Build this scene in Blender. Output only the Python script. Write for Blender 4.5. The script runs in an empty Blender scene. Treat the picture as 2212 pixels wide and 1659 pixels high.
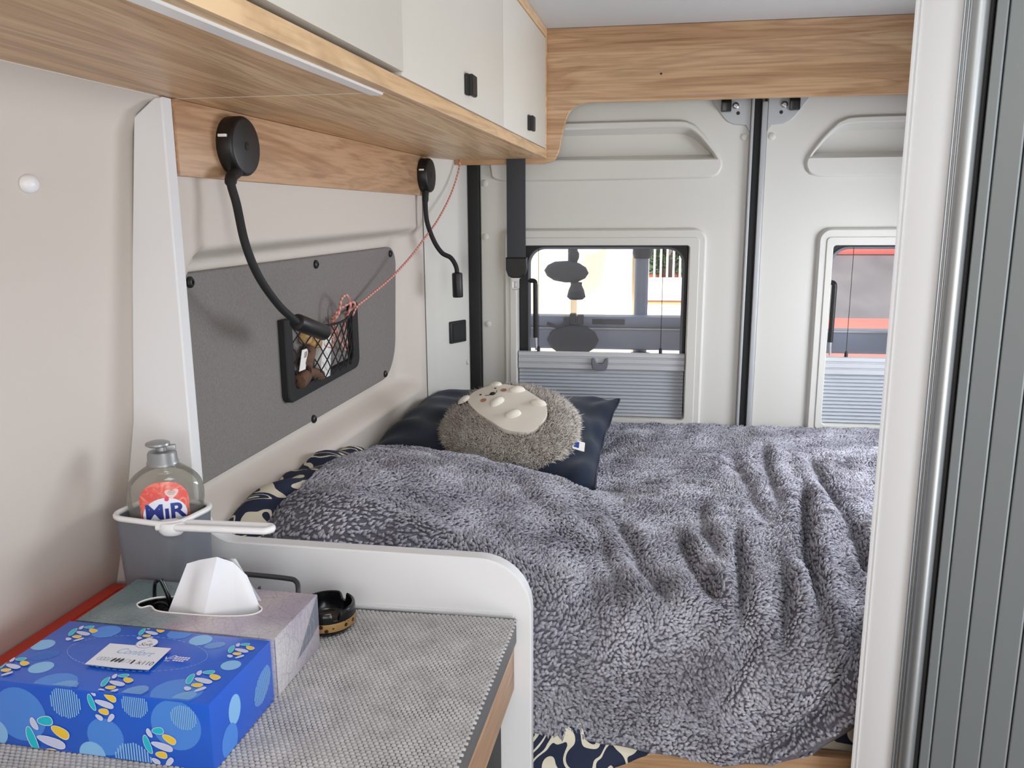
import bpy, bmesh, math, random
import numpy as np
from mathutils import Vector, Matrix
from mathutils.geometry import tessellate_polygon
from mathutils import noise as mnoise

random.seed(4)
RNG = np.random.default_rng(11)
scene = bpy.context.scene
COL = scene.collection
pi = math.pi

# ------------------------------------------------------------------ camera
cam_d = bpy.data.cameras.new('camera')
cam_d.sensor_fit = 'HORIZONTAL'
cam_d.sensor_width = 36.0
cam_d.lens = 36.0 * 1780.0 / 2212.0
cam_d.clip_start = 0.02
cam = bpy.data.objects.new('camera', cam_d)
COL.objects.link(cam)
cam.matrix_world = Matrix(((0.98838879, -0.02420676, 0.15000547, 0.0),
                           (0.15182511, 0.19671963, -0.96863333, 0.0),
                           (-0.00606155, 0.98016091, 0.19811067, 1.43),
                           (0, 0, 0, 1)))
scene.camera = cam

# ------------------------------------------------------------------ world, sun, added daylight lamps, exposure
world = bpy.data.worlds.new('world')
scene.world = world
world.use_nodes = True
bgn = world.node_tree.nodes['Background']
bgn.inputs[0].default_value = (0.72, 0.84, 1.0, 1)
bgn.inputs[1].default_value = 1.0


def lamp(name, kind, loc, direction, energy, color, size=None, size_y=None, angle=None):
    d = bpy.data.lights.new(name, kind)
    d.energy = energy
    d.color = color
    if kind == 'AREA':
        d.shape = 'RECTANGLE'
        d.size = size
        d.size_y = size_y
    if angle is not None:
        d.angle = angle
    o = bpy.data.objects.new(name, d)
    COL.objects.link(o)
    o.location = loc
    o.rotation_euler = Vector(direction).to_track_quat('-Z', 'Y').to_euler()
    return o


lamp('sun', 'SUN', (0, 0, 6), (0.30, 0.62, -0.72), 9.0, (1.0, 0.93, 0.82), angle=0.01)
# added lamp for an assumed sliding door ahead of the washroom; no opening built
lamp('assumed_door_lamp', 'AREA', (1.0, -0.30, 1.00), (-1, 0.75, -0.05), 30, (0.86, 0.93, 1.0), 1.05, 1.5)
# added lamp for assumed windscreen and cab-window light behind the viewer; front closed
lamp('assumed_cab_lamp', 'AREA', (0.1, -2.25, 1.05), (0, 1, 0.03), 26, (1.0, 0.95, 0.88), 1.8, 1.5)
# added lamp for an assumed window at the bed's foot; the lining is unbroken
lamp('assumed_bed_window_lamp', 'AREA', (0.98, 1.70, 1.22), (-1, -0.22, -0.22), 19, (0.88, 0.93, 1.0), 0.85, 0.45)
# overhead fill lamp added to brighten the worktop; the roof is closed
lamp('worktop_fill_lamp', 'AREA', (0.02, 0.20, 1.905), (0, 0, -1), 4.2, (0.93, 0.97, 1.0), 0.45, 0.45)

vs = scene.view_settings
vs.view_transform = 'Standard'
vs.look = 'None'
vs.gamma = 1.0
vs.use_curve_mapping = False
vs.exposure = 0.0


# ------------------------------------------------------------------ materials
def lin(c):
    return tuple((v / 12.92 if v <= 0.04045 else ((v + 0.055) / 1.055) ** 2.4) for v in [q / 255.0 for q in c]) + (1.0,)


def new_mat(name):
    m = bpy.data.materials.new(name)
    m.use_nodes = True
    return m, m.node_tree, m.node_tree.nodes['Principled BSDF']


def mat(name, rgb, rough=0.5, metal=0.0, bump=None, var=None, sheen=0.0, spec=None, coords='Object', coat=0.0):
    m, nt, b = new_mat(name)
    b.inputs['Base Color'].default_value = lin(rgb)
    b.inputs['Roughness'].default_value = rough
    b.inputs['Metallic'].default_value = metal
    if spec is not None:
        b.inputs['Specular IOR Level'].default_value = spec
    if sheen:
        b.inputs['Sheen Weight'].default_value = sheen
        b.inputs['Sheen Roughness'].default_value = 0.4
    if coat:
        b.inputs['Coat Weight'].default_value = coat
        b.inputs['Coat Roughness'].default_value = 0.15
    tc = nt.nodes.new('ShaderNodeTexCoord')
    if var:
        n = nt.nodes.new('ShaderNodeTexNoise')
        n.inputs['Scale'].default_value = var[0]
        n.inputs['Detail'].default_value = 4
        nt.links.new(tc.outputs[coords], n.inputs['Vector'])
        r = nt.nodes.new('ShaderNodeMapRange')
        r.inputs[1].default_value = 0.3
        r.inputs[2].default_value = 0.7
        r.inputs[3].default_value = 1 - var[1]
        r.inputs[4].default_value = 1 + var[1]
        nt.links.new(n.outputs['Fac'], r.inputs[0])
        mx = nt.nodes.new('ShaderNodeVectorMath')
        mx.operation = 'SCALE'
        mx.inputs[0].default_value = lin(rgb)[:3]
        nt.links.new(r.outputs[0], mx.inputs['Scale'])
        nt.links.new(mx.outputs[0], b.inputs['Base Color'])
    if bump:
        n = nt.nodes.new('ShaderNodeTexNoise')
        n.inputs['Scale'].default_value = bump[0]
        n.inputs['Detail'].default_value = 3
        nt.links.new(tc.outputs[coords], n.inputs['Vector'])
        bp = nt.nodes.new('ShaderNodeBump')
        bp.inputs['Strength'].default_value = bump[1]
        bp.inputs['Distance'].default_value = bump[2] if len(bump) > 2 else 0.002
        nt.links.new(n.outputs['Fac'], bp.inputs['Height'])
        nt.links.new(bp.outputs[0], b.inputs['Normal'])
    return m


def wood(name, axis, light=(222, 182, 136), dark=(190, 148, 106), pale=(234, 202, 158), seed=0.0, rough=0.42):
    """light oak laminate, grain along axis 0/1/2"""
    m, nt, b = new_mat(name)
    N, Lk = nt.nodes, nt.links
    tc = N.new('ShaderNodeTexCoord')
    mp = N.new('ShaderNodeMapping')
    sc = [11.0, 11.0, 11.0]
    sc[axis] = 0.85
    mp.inputs['Scale'].default_value = sc
    mp.inputs['Location'].default_value = (seed, seed * 1.7, seed * 0.6)
    Lk.new(tc.outputs['Object'], mp.inputs['Vector'])
    n1 = N.new('ShaderNodeTexNoise')
    n1.inputs['Scale'].default_value = 1.3
    n1.inputs['Detail'].default_value = 5
    n1.inputs['Distortion'].default_value = 0.6
    Lk.new(mp.outputs[0], n1.inputs['Vector'])
    # growth rings: fine contour lines of the same noise field
    mul = N.new('ShaderNodeMath'); mul.operation = 'MULTIPLY'; mul.inputs[1].default_value = 9.0
    Lk.new(n1.outputs['Fac'], mul.inputs[0])
    fr = N.new('ShaderNodeMath'); fr.operation = 'PINGPONG'; fr.inputs[1].default_value = 0.5
    Lk.new(mul.outputs[0], fr.inputs[0])
    mp2 = N.new('ShaderNodeMapping')
    sc2 = [160.0, 160.0, 160.0]
    sc2[axis] = 5.0
    mp2.inputs['Scale'].default_value = sc2
    Lk.new(tc.outputs['Object'], mp2.inputs['Vector'])
    n2 = N.new('ShaderNodeTexNoise')
    n2.inputs['Scale'].default_value = 1.0
    n2.inputs['Detail'].default_value = 3
    Lk.new(mp2.outputs[0], n2.inputs['Vector'])
    ramp = N.new('ShaderNodeValToRGB')
    e = ramp.color_ramp.elements
    e[0].position = 0.30; e[0].color = lin(dark)
    e[1].position = 0.68; e[1].color = lin(pale)
    q = ramp.color_ramp.elements.new(0.46); q.color = lin(light)
    Lk.new(n1.outputs['Fac'], ramp.inputs[0])
    mix = N.new('ShaderNodeMix'); mix.data_type = 'RGBA'; mix.blend_type = 'MULTIPLY'
    mix.inputs[0].default_value = 0.55
    Lk.new(ramp.outputs[0], mix.inputs[6])
    r2 = N.new('ShaderNodeValToRGB')
    r2.color_ramp.elements[0].position = 0.0; r2.color_ramp.elements[0].color = (0.62, 0.55, 0.48, 1)
    r2.color_ramp.elements[1].position = 0.32; r2.color_ramp.elements[1].color = (1, 1, 1, 1)
    Lk.new(fr.outputs[0], r2.inputs[0])
    Lk.new(r2.outputs[0], mix.inputs[7])
    mix2 = N.new('ShaderNodeMix'); mix2.data_type = 'RGBA'; mix2.blend_type = 'MULTIPLY'
    mix2.inputs[0].default_value = 0.5
    Lk.new(mix.outputs[2], mix2.inputs[6])
    r3 = N.new('ShaderNodeValToRGB')
    r3.color_ramp.elements[0].position = 0.33; r3.color_ramp.elements[0].color = (0.6, 0.52, 0.45, 1)
    r3.color_ramp.elements[1].position = 0.55; r3.color_ramp.elements[1].color = (1, 1, 1, 1)
    Lk.new(n2.outputs['Fac'], r3.inputs[0])
    Lk.new(r3.outputs[0], mix2.inputs[7])
    # dark knots and streaks
    mp3 = N.new('ShaderNodeMapping')
    sc3 = [26.0, 26.0, 26.0]
    sc3[axis] = 3.2
    mp3.inputs['Scale'].default_value = sc3
    mp3.inputs['Location'].default_value = (3 + seed, 7, 1)
    Lk.new(tc.outputs['Object'], mp3.inputs['Vector'])
    n3 = N.new('ShaderNodeTexNoise'); n3.inputs['Scale'].default_value = 1.0; n3.inputs['Detail'].default_value = 2
    Lk.new(mp3.outputs[0], n3.inputs['Vector'])
    r4 = N.new('ShaderNodeValToRGB')
    r4.color_ramp.elements[0].position = 0.68; r4.color_ramp.elements[0].color = (1, 1, 1, 1)
    r4.color_ramp.elements[1].position = 0.78; r4.color_ramp.elements[1].color = (0.5, 0.38, 0.28, 1)
    Lk.new(n3.outputs['Fac'], r4.inputs[0])
    mix3 = N.new('ShaderNodeMix'); mix3.data_type = 'RGBA'; mix3.blend_type = 'MULTIPLY'
    mix3.inputs[0].default_value = 0.8
    Lk.new(mix2.outputs[2], mix3.inputs[6])
    Lk.new(r4.outputs[0], mix3.inputs[7])
    Lk.new(mix3.outputs[2], b.inputs['Base Color'])
    b.inputs['Roughness'].default_value = rough
    bp = N.new('ShaderNodeBump'); bp.inputs['Strength'].default_value = 0.12; bp.inputs['Distance'].default_value = 0.001
    Lk.new(n2.outputs['Fac'], bp.inputs['Height'])
    Lk.new(bp.outputs[0], b.inputs['Normal'])
    return m


def clear_mat(name, tint, gloss=0.08, haze=0.0, haze_rgb=(220, 220, 215)):
    """thin clear sheet: transmits straight through, reflects a little"""
    m = bpy.data.materials.new(name)
    m.use_nodes = True
    nt = m.node_tree
    for n in list(nt.nodes):
        nt.nodes.remove(n)
    out = nt.nodes.new('ShaderNodeOutputMaterial')
    tr = nt.nodes.new('ShaderNodeBsdfTransparent')
    tr.inputs[0].default_value = tint
    gl = nt.nodes.new('ShaderNodeBsdfGlossy')
    gl.inputs['Roughness'].default_value = 0.04
    lw = nt.nodes.new('ShaderNodeLayerWeight')
    lw.inputs[0].default_value = 0.25
    ad = nt.nodes.new('ShaderNodeMath'); ad.operation = 'MULTIPLY_ADD'
    ad.inputs[1].default_value = 0.25 if gloss == 0 else 0.6
    ad.inputs[2].default_value = gloss
    nt.links.new(lw.outputs['Fresnel'], ad.inputs[0])
    mx = nt.nodes.new('ShaderNodeMixShader')
    nt.links.new(ad.outputs[0], mx.inputs[0])
    nt.links.new(tr.outputs[0], mx.inputs[1])
    nt.links.new(gl.outputs[0], mx.inputs[2])
    last = mx
    if haze:
        df = nt.nodes.new('ShaderNodeBsdfDiffuse')
        df.inputs[0].default_value = lin(haze_rgb)
        m2 = nt.nodes.new('ShaderNodeMixShader')
        m2.inputs[0].default_value = haze
        nt.links.new(mx.outputs[0], m2.inputs[1])
        nt.links.new(df.outputs[0], m2.inputs[2])
        last = m2
    nt.links.new(last.outputs[0], out.inputs[0])
    return m


M = {}
M['wall'] = mat('wall_lining', (209, 200, 191), 0.62, bump=(420, 0.10, 0.001))
M['door_metal'] = mat('painted_door', (213, 211, 204), 0.55, bump=(500, 0.08, 0.001))
M['cab_white'] = mat('cabinet_white', (216, 210, 198), 0.42, bump=(600, 0.04, 0.0005))
M['panel_white'] = mat('panel_white', (228, 228, 230), 0.38)
M['ceiling'] = mat('ceiling_lining', (206, 206, 206), 0.8, bump=(300, 0.15, 0.001))
M['wood_y'] = wood('oak_along', 1, seed=1.3)
M['wood_x'] = wood('oak_across', 0, seed=4.1, light=(200, 161, 122), dark=(166, 126, 90), pale=(214, 180, 144))
M['wood_board'] = wood('oak_board', 1, seed=9.2, light=(190, 152, 118), dark=(160, 122, 90), pale=(204, 170, 136))
M['black'] = mat('black_plastic', (20, 20, 22), 0.45)
M['black_soft'] = mat('black_rubber', (22, 23, 24), 0.7)
M['black_gloss'] = mat('black_gloss', (12, 13, 16), 0.2)
M['grey_felt'] = mat('grey_felt', (132, 127, 124), 0.95, bump=(900, 0.5, 0.001), var=(260, 0.10), spec=0.1)
M['strap'] = mat('belt_webbing', (60, 62, 66), 0.75, bump=(1200, 0.3, 0.001))
M['steel'] = mat('steel', (190, 192, 195), 0.3, metal=1.0)
M['grey_plate'] = mat('zinc_plate', (186, 188, 190), 0.45, metal=0.35)
M['alu'] = mat('aluminium', (176, 180, 184), 0.38, metal=0.8)
M['tambour'] = mat('tambour_grey', (140, 146, 148), 0.4, metal=0.3)
M['tambour_dark'] = mat('tambour_joint', (30, 34, 36), 0.6)
M['blind'] = mat('blind_fabric', (196, 200, 206), 0.6)
M['blind_rail'] = mat('blind_rail', (196, 198, 202), 0.45)
M['grey_plastic'] = mat('grey_plastic', (112, 116, 124), 0.5)
M['white_plastic'] = mat('white_plastic', (238, 238, 240), 0.35)
M['diffuser'] = mat('diffuser_white', (250, 250, 250), 0.3)
M['navy_velvet'] = mat('navy_velvet', (36, 44, 60), 0.92, sheen=0.15, var=(10, 0.35), spec=0.1)
M['cork'] = mat('brown_wood_bits', (98, 70, 52), 0.75, var=(90, 0.3))
M['cork_pale'] = mat('pale_cork', (196, 158, 106), 0.8, var=(120, 0.25))
M['paper'] = mat('white_paper', (236, 234, 230), 0.7)
M['red_plastic'] = mat('red_board', (198, 66, 48), 0.45)
M['wire'] = mat('dark_wire', (72, 74, 78), 0.4, metal=0.4)
M['glass'] = clear_mat('window_glass', (0.95, 0.96, 0.97, 1), 0.0, haze=0.05)  # white diffuse mixed in paints glare haze over the outside view
M['bottle_clear'] = clear_mat('clear_bottle', (0.86, 0.85, 0.80, 1), 0.05, haze=0.10)
M['cap_grey'] = mat('cap_grey', (150, 152, 154), 0.35, metal=0.45)
M['ink_blue'] = mat('ink_blue', (24, 62, 140), 0.5)
M['floor'] = mat('floor_vinyl', (120, 104, 88), 0.6, var=(8, 0.15))
M['gap_shade'] = mat('niche_shade', (26, 28, 34), 0.6)


# ------------------------------------------------------------------ builders
LOC = {}


def L(a, y, z):
    """the kitchen side runs 2.6 degrees off the van's axis"""
    return (a + 0.045 * (y - 1.05), y, z)


def tag(o, label, cat, group=None, kind=None):
    if label:
        o['label'] = label
    if cat:
        o['category'] = cat
    if group:
        o['group'] = group
    if kind:
        o['kind'] = kind
    return o


def thing(name, label, cat, loc=(0, 0, 0), group=None, kind=None):
    o = bpy.data.objects.new(name, None)
    o.empty_display_size = 0.05
    COL.objects.link(o)
    o.location = loc
    LOC[o.name] = Vector(loc)
    return tag(o, label, cat, group, kind)


def world_loc(o):
    v = Vector((0, 0, 0))
    while o is not None:
        v = v + Vector(o.location)
        o = o.parent
    return v


def mesh(name, verts, faces, m, parent=None, smooth=None, mi=None):
    """verts in world coordinates; the object sits at its own base point; m is a material or list"""
    v = np.array(verts, dtype=float).reshape(-1, 3)
    me = bpy.data.meshes.new(name)
    base = world_loc(parent) if parent is not None else Vector(((v[:, 0].min() + v[:, 0].max()) / 2, (v[:, 1].min() + v[:, 1].max()) / 2, v[:, 2].min()))
    vl = v - np.array(base)
    me.from_pydata(vl.tolist(), [], [tuple(int(i) for i in f) for f in faces])
    ms = m if isinstance(m, (list, tuple)) else [m]
    for q in ms:
        me.materials.append(q)
    if mi is not None:
        me.polygons.foreach_set('material_index', np.array(mi, dtype=np.int32))
    me.update()
    if smooth is not None:
        me.polygons.foreach_set('use_smooth', [True] * len(me.polygons))
        if smooth < 179:
            me.set_sharp_from_angle(angle=math.radians(smooth))
    o = bpy.data.objects.new(name, me)
    COL.objects.link(o)
    if parent is not None:
        o.parent = parent
    else:
        o.location = base
    return o


def fix_normals(o):
    bm = bmesh.new()
    bm.from_mesh(o.data)
    bmesh.ops.recalc_face_normals(bm, faces=bm.faces)
    bm.to_mesh(o.data)
    bm.free()
    return o


ID = lambda x, y, z: (x, y, z)


def box(name, mn, mx, m, parent=None, bev=0.0015, f=ID, seg=2):
    bm = bmesh.new()
    bmesh.ops.create_cube(bm, size=1.0)
    for v in bm.verts:
        v.co = Vector([mn[i] + (v.co[i] + 0.5) * (mx[i] - mn[i]) for i in range(3)])
    if bev > 0:
        bmesh.ops.bevel(bm, geom=list(bm.edges), offset=bev, segments=seg, affect='EDGES', profile=0.6)
    vs_ = [f(*v.co) for v in bm.verts]
    bm.verts.index_update()
    fs = [[v.index for v in q.verts] for q in bm.faces]
    bm.free()
    return mesh(name, vs_, fs, m, parent, smooth=40 if bev > 0 else None)


def area2(p):
    return sum(p[i][0] * p[(i + 1) % len(p)][1] - p[(i + 1) % len(p)][0] * p[i][1] for i in range(len(p))) / 2


def offset(p, d):
    """miter offset of a closed polygon; d > 0 shrinks a counter-clockwise one"""
    n = len(p)
    out = []
    for i in range(n):
        a, b, c = Vector(p[i - 1]), Vector(p[i]), Vector(p[(i + 1) % n])
        e1 = (b - a); e2 = (c - b)
        if e1.length < 1e-9 or e2.length < 1e-9:
            out.append(tuple(b)); continue
        e1.normalize(); e2.normalize()
        n1 = Vector((-e1.y, e1.x)); n2 = Vector((-e2.y, e2.x))
        nn = n1 + n2
        if nn.length < 1e-6:
            out.append(tuple(b)); continue
        nn.normalize()
        k = d / max(0.4, nn.dot(n1))
        out.append((b.x + nn.x * k, b.y + nn.y * k))
    return out


def rrect(x0, y0, x1, y1, r, n=6):
    rs = r if isinstance(r, (list, tuple)) else [r] * 4     # bl, br, tr, tl
    cs = [(x0 + rs[0], y0 + rs[0], pi, rs[0]), (x1 - rs[1], y0 + rs[1], 1.5 * pi, rs[1]), (x1 - rs[2], y1 - rs[2], 0, rs[2]), (x0 + rs[3], y1 - rs[3], 0.5 * pi, rs[3])]
    out = []
    for cx, cy, a0, rr in cs:
        k = n if rr > 0 else 0
        for i in range(k + 1):
            a = a0 + (pi / 2) * (i / k if k else 0)
            out.append((cx + rr * math.cos(a), cy + rr * math.sin(a)))
    return out


def circle(cx, cy, r, n=20, ry=None, rot=0.0):
    ry = r if ry is None else ry
    out = []
    for i in range(n):
        a = 2 * pi * i / n
        x, y = r * math.cos(a), ry * math.sin(a)
        out.append((cx + x * math.cos(rot) - y * math.sin(rot), cy + x * math.sin(rot) + y * math.cos(rot)))
    return out


def smooth_closed(pts, k=6):
    n = len(pts)
    out = []
    for i in range(n):
        p0, p1, p2, p3 = [np.array(pts[(i + j) % n], float) for j in (-1, 0, 1, 2)]
        for t in np.linspace(0, 1, k, endpoint=False):
            out.append(tuple(0.5 * ((2 * p1) + (-p0 + p2) * t + (2 * p0 - 5 * p1 + 4 * p2 - p3) * t * t + (-p0 + 3 * p1 - 3 * p2 + p3) * t ** 3)))
    return out


def smooth_open(pts, k=8):
    p = [np.array(q, float) for q in pts]
    p = [2 * p[0] - p[1]] + p + [2 * p[-1] - p[-2]]
    out = []
    for i in range(1, len(p) - 2):
        for t in np.linspace(0, 1, k, endpoint=False):
            p0, p1, p2, p3 = p[i - 1:i + 3]
            out.append(0.5 * ((2 * p1) + (-p0 + p2) * t + (2 * p0 - 5 * p1 + 4 * p2 - p3) * t * t + (-p0 + 3 * p1 - 3 * p2 + p3) * t ** 3))
    out.append(p[-2])
    return out


def tess(loops):
    flat = [q for l in loops for q in l]
    tri = tessellate_polygon([[Vector((q[0], q[1], 0)) for q in l] for l in loops])
    return flat, tri


def plate(name, outer, holes, d0, d1, m, parent=None, f=ID, ch=0.002, back=True, smooth=35):
    """flat board: outline in (u, v) with holes, front at depth d0, back at d1, chamfered front edges; f maps (u, depth, v)"""
    sgn = 1 if d1 > d0 else -1
    if area2(outer) < 0:
        outer = outer[::-1]
    hs = [h if area2(h) < 0 else h[::-1] for h in holes]
    loops = [outer] + hs
    ins = [offset(l, ch) for l in loops] if ch > 0 else loops
    V, F = [], []
    flat, tri = tess(ins)
    V += [(q[0], d0, q[1]) for q in flat]
    F += [tuple(t) for t in tri]
    base = 0
    o1 = len(V)
    if ch > 0:
        V += [(q[0], d0 + sgn * ch, q[1]) for l in loops for q in l]
    else:
        o1 = 0
    o2 = len(V)
    V += [(q[0], d1, q[1]) for l in loops for q in l]
    k = 0
    for l in loops:
        n = len(l)
        for i in range(n):
            j = (i + 1) % n
            if ch > 0:
                F.append((k + i, k + j, o1 + k + j, o1 + k + i))
            F.append((o1 + k + i, o1 + k + j, o2 + k + j, o2 + k + i))
        k += n
    if back:
        flat2, tri2 = tess(loops)
        F += [tuple(o2 + i for i in t[::-1]) for t in tri2]
    o = mesh(name, [f(*v) for v in V], F, m, parent, smooth=smooth)
    return fix_normals(o)


def frames(pts, closed=False):
    P = np.array(pts, float)
    n = len(P)
    if closed:
        T = np.roll(P, -1, 0) - np.roll(P, 1, 0)
    else:
        T = np.gradient(P, axis=0)
    T /= np.maximum(np.linalg.norm(T, axis=1, keepdims=True), 1e-9)
    ref = np.array([0, 0, 1.0]) if abs(T[0][2]) < 0.9 else np.array([1.0, 0, 0])
    U = np.zeros_like(P)
    u = ref - T[0] * (ref @ T[0]); u /= np.linalg.norm(u)
    for i in range(n):
        u = u - T[i] * (u @ T[i])
        u /= max(np.linalg.norm(u), 1e-9)
        U[i] = u
    W = np.cross(T, U)
    return P, T, U, W


def tube_geo(pts, r, n=8, closed=False, flat=1.0):
    P, T, U, W = frames(pts, closed)
    R = np.full(len(P), r) if np.isscalar(r) else np.array(r)
    V = []
    for i in range(len(P)):
        for k in range(n):
            a = 2 * pi * k / n
            V.append(P[i] + R[i] * (math.cos(a) * U[i] * flat + math.sin(a) * W[i]))
    F = []
    m = len(P)
    for i in range(m if closed else m - 1):
        j = (i + 1) % m
        for k in range(n):
            q = (k + 1) % n
            F.append((i * n + k, i * n + q, j * n + q, j * n + k))
    if not closed:
        F.append(tuple(range(n))[::-1])
        F.append(tuple((m - 1) * n + k for k in range(n)))
    return V, F


def tube(name, pts, r, m, parent=None, n=8, closed=False, flat=1.0):
    V, F = tube_geo(pts, r, n, closed, flat)
    return mesh(name, V, F, m, parent, smooth=50)


def merge_geo(parts):
    V, F = [], []
    for v, f in parts:
        k = len(V)
        V += [tuple(q) for q in v]
        F += [tuple(i + k for i in q) for q in f]
    return V, F


def lathe_geo(prof, c, n=32, axis=(0, 0, 1), xdir=None, sx=1.0, sy=1.0, caps=True):
    ax = Vector(axis).normalized()
    xd = Vector(xdir) if xdir else (Vector((1, 0, 0)) if abs(ax.x) < 0.9 else Vector((0, 1, 0)))
    xd = (xd - ax * xd.dot(ax)).normalized()
    yd = ax.cross(xd)
    V, F = [], []
    for r, h in prof:
        for k in range(n):
            a = 2 * pi * k / n
            V.append(tuple(Vector(c) + ax * h + xd * (r * math.cos(a) * sx) + yd * (r * math.sin(a) * sy)))
    for i in range(len(prof) - 1):
        for k in range(n):
            q = (k + 1) % n
            F.append((i * n + k, i * n + q, (i + 1) * n + q, (i + 1) * n + k))
    if caps and prof[0][0] > 1e-6:
        F.append(tuple(range(n))[::-1])
    if caps and prof[-1][0] > 1e-6:
        F.append(tuple((len(prof) - 1) * n + k for k in range(n)))
    return V, F


def lathe(name, prof, c, m, parent=None, n=32, axis=(0, 0, 1), xdir=None, sx=1.0, sy=1.0, smooth=40, caps=True):
    V, F = lathe_geo(prof, c, n, axis, xdir, sx, sy, caps)
    return mesh(name, V, F, m, parent, smooth=smooth)


def grid_faces(nr, nc, wrap=False):
    F = []
    for i in range(nr - 1):
        for j in range(nc if wrap else nc - 1):
            q = (j + 1) % nc
            F.append((i * nc + j, i * nc + q, (i + 1) * nc + q, (i + 1) * nc + j))
    return F


def text_geo(body, size=1.0, shear=0.0, bold=0.0, align='CENTER', res=3):
    """flat lettering as triangles (x right, y up), from Blender's built-in face"""
    cu = bpy.data.curves.new('lettering', 'FONT')
    cu.body = body
    cu.size = size
    cu.shear = shear
    cu.offset = bold
    cu.align_x = align
    cu.align_y = 'CENTER'
    cu.resolution_u = res
    ob = bpy.data.objects.new('lettering', cu)
    COL.objects.link(ob)
    bpy.context.view_layer.update()
    me = bpy.data.meshes.new_from_object(ob.evaluated_get(bpy.context.evaluated_depsgraph_get()))
    V = [tuple(v.co)[:2] for v in me.vertices]
    F = [tuple(p.vertices) for p in me.polygons]
    bpy.data.objects.remove(ob)
    bpy.data.meshes.remove(me)
    bpy.data.curves.remove(cu)
    return V, F


def sstep(a, b, x):
    t = np.clip((x - a) / (b - a), 0, 1)
    return t * t * (3 - 2 * t)


# ------------------------------------------------------------------ the van shell
o = box('floor', (-1.0, -2.4, -0.04), (1.05, 2.45, 0.0), M['floor'], bev=0); tag(o, None, None, kind='structure')
o = box('ceiling', (-1.0, -2.4, 1.913), (1.05, 2.45, 1.95), M['ceiling'], bev=0); tag(o, None, None, kind='structure')
o = box('front_sun_block', (-1.0, -2.44, 0), (1.05, -2.40, 1.95), M['wall'], bev=0); tag(o, None, None, kind='structure')  # unseen bulkhead added to keep the sun out of the interior
wr = thing('wall_right', None, None, (1.0, 0, 0), kind='structure')
box('bed_side_lining', (1.0, 1.05, 0), (1.04, 2.45, 1.95), M['wall'], wr, bev=0)
box('aisle_side_lining', (1.03, -2.4, 0), (1.05, 1.05, 1.95), M['wall'], wr, bev=0)

box('outer_leak_skin', (-1.0, -2.4, 0), (-0.97, 2.45, 1.95), M['wall'], wr, bev=0)  # unseen outer box added so no sun leaks past the lining
rw = thing('wall_rear', None, None, (0, 2.43, 0), kind='structure')  # boxes added behind the doors to stop sun leaking through gaps
box('corner_leak_skin', (-1.0, 2.405, 0), (-0.445, 2.44, 1.95), M['door_metal'], rw, bev=0)
box('header_leak_skin', (-1.0, 2.402, 1.80), (1.05, 2.44, 1.95), M['door_metal'], rw, bev=0)
box('sill_leak_skin', (-1.0, 2.402, 0.0), (1.05, 2.44, 0.82), M['door_metal'], rw, bev=0)
box('split_leak_skin', (0.24, 2.405, 0.0), (0.40, 2.44, 1.95), M['door_metal'], rw, bev=0)
# kitchen-side lining, leaning in towards the roof
wl = thing('wall_left', None, None, (-0.75, 1.05, 0), kind='structure')
prof = [(-0.760, 0.0), (-0.757, 0.85), (-0.747, 0.90), (-0.722, 1.0), (-0.692, 1.155), (-0.672, 1.36), (-0.655, 1.54), (-0.645, 1.565), (-0.628, 1.578), (-0.612, 1.584), (-0.612, 1.62)]
ys = [-2.4, 0.0, 0.5, 1.046]
V = [L(a, y, z) for y in ys for a, z in prof]
mesh('lining', V, grid_faces(len(ys), len(prof)), M['wall'], wl, smooth=60)

# bed-side lining with its long recess
zs = np.concatenate([np.linspace(0.3, 0.95, 5), np.linspace(0.97, 1.06, 12), np.linspace(1.1, 1.32, 4), np.linspace(1.33, 1.42, 16), [1.45, 1.5, 1.6]])
ys = np.concatenate([[1.04], np.linspace(1.055, 1.16, 10), [1.3, 1.5, 1.7, 1.9], np.linspace(2.0, 2.16, 14)])
V = []
for y in ys:
    for z in zs:
        top = 1.376 + 0.018 * (y - 1.1) - 0.045 * (1 - sstep(1.05, 1.12, y)) ** 2
        d = sstep(top + 0.016, top - 0.012, z) * sstep(0.975, 1.02, z)
        e = sstep(1.015, 1.045, y) * sstep(2.14, 2.05, y)
        low = 0.022 * sstep(1.0, 0.93, z)
        V.append(L(-0.618 - 0.056 * d * e - low * e * 0.6, y, z))
mesh('bed_lining', V, grid_faces(len(ys), len(zs)), M['wall'], wl, smooth=70)
# corner post between the side and the rear doors
poly = [(-0.566, 2.15), (-0.557, 2.185), (-0.548, 2.205), (-0.488, 2.322), (-0.484, 2.335), (-0.484, 2.42)]
V = [(x, y, z) for z in (0.2, 1.95) for x, y in poly]
mesh('corner_post', V, grid_faces(2, len(poly)), M['door_metal'], wl, smooth=60)
for nm, (x, z) in {'a': (-0.4905, 1.018)}.items():
    lathe('rivet', [(0.0, 0.006), (0.006, 0.004), (0.008, 0.0)], (x, 2.318, z), M['door_metal'], wl, n=14, axis=(-0.6, -0.8, 0.0))

# small white wall button
lathe('wall_button', [(0.010, 0.0), (0.0105, 0.004), (0.009, 0.008), (0.005, 0.0105), (0.0, 0.011)], L(-0.664, 0.845, 1.470), M['white_plastic'], None, n=20, axis=(1, 0, -0.1), sx=1.25)
tag(bpy.data.objects['wall_button'], 'small round white button on the pale side wall', 'button')

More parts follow.
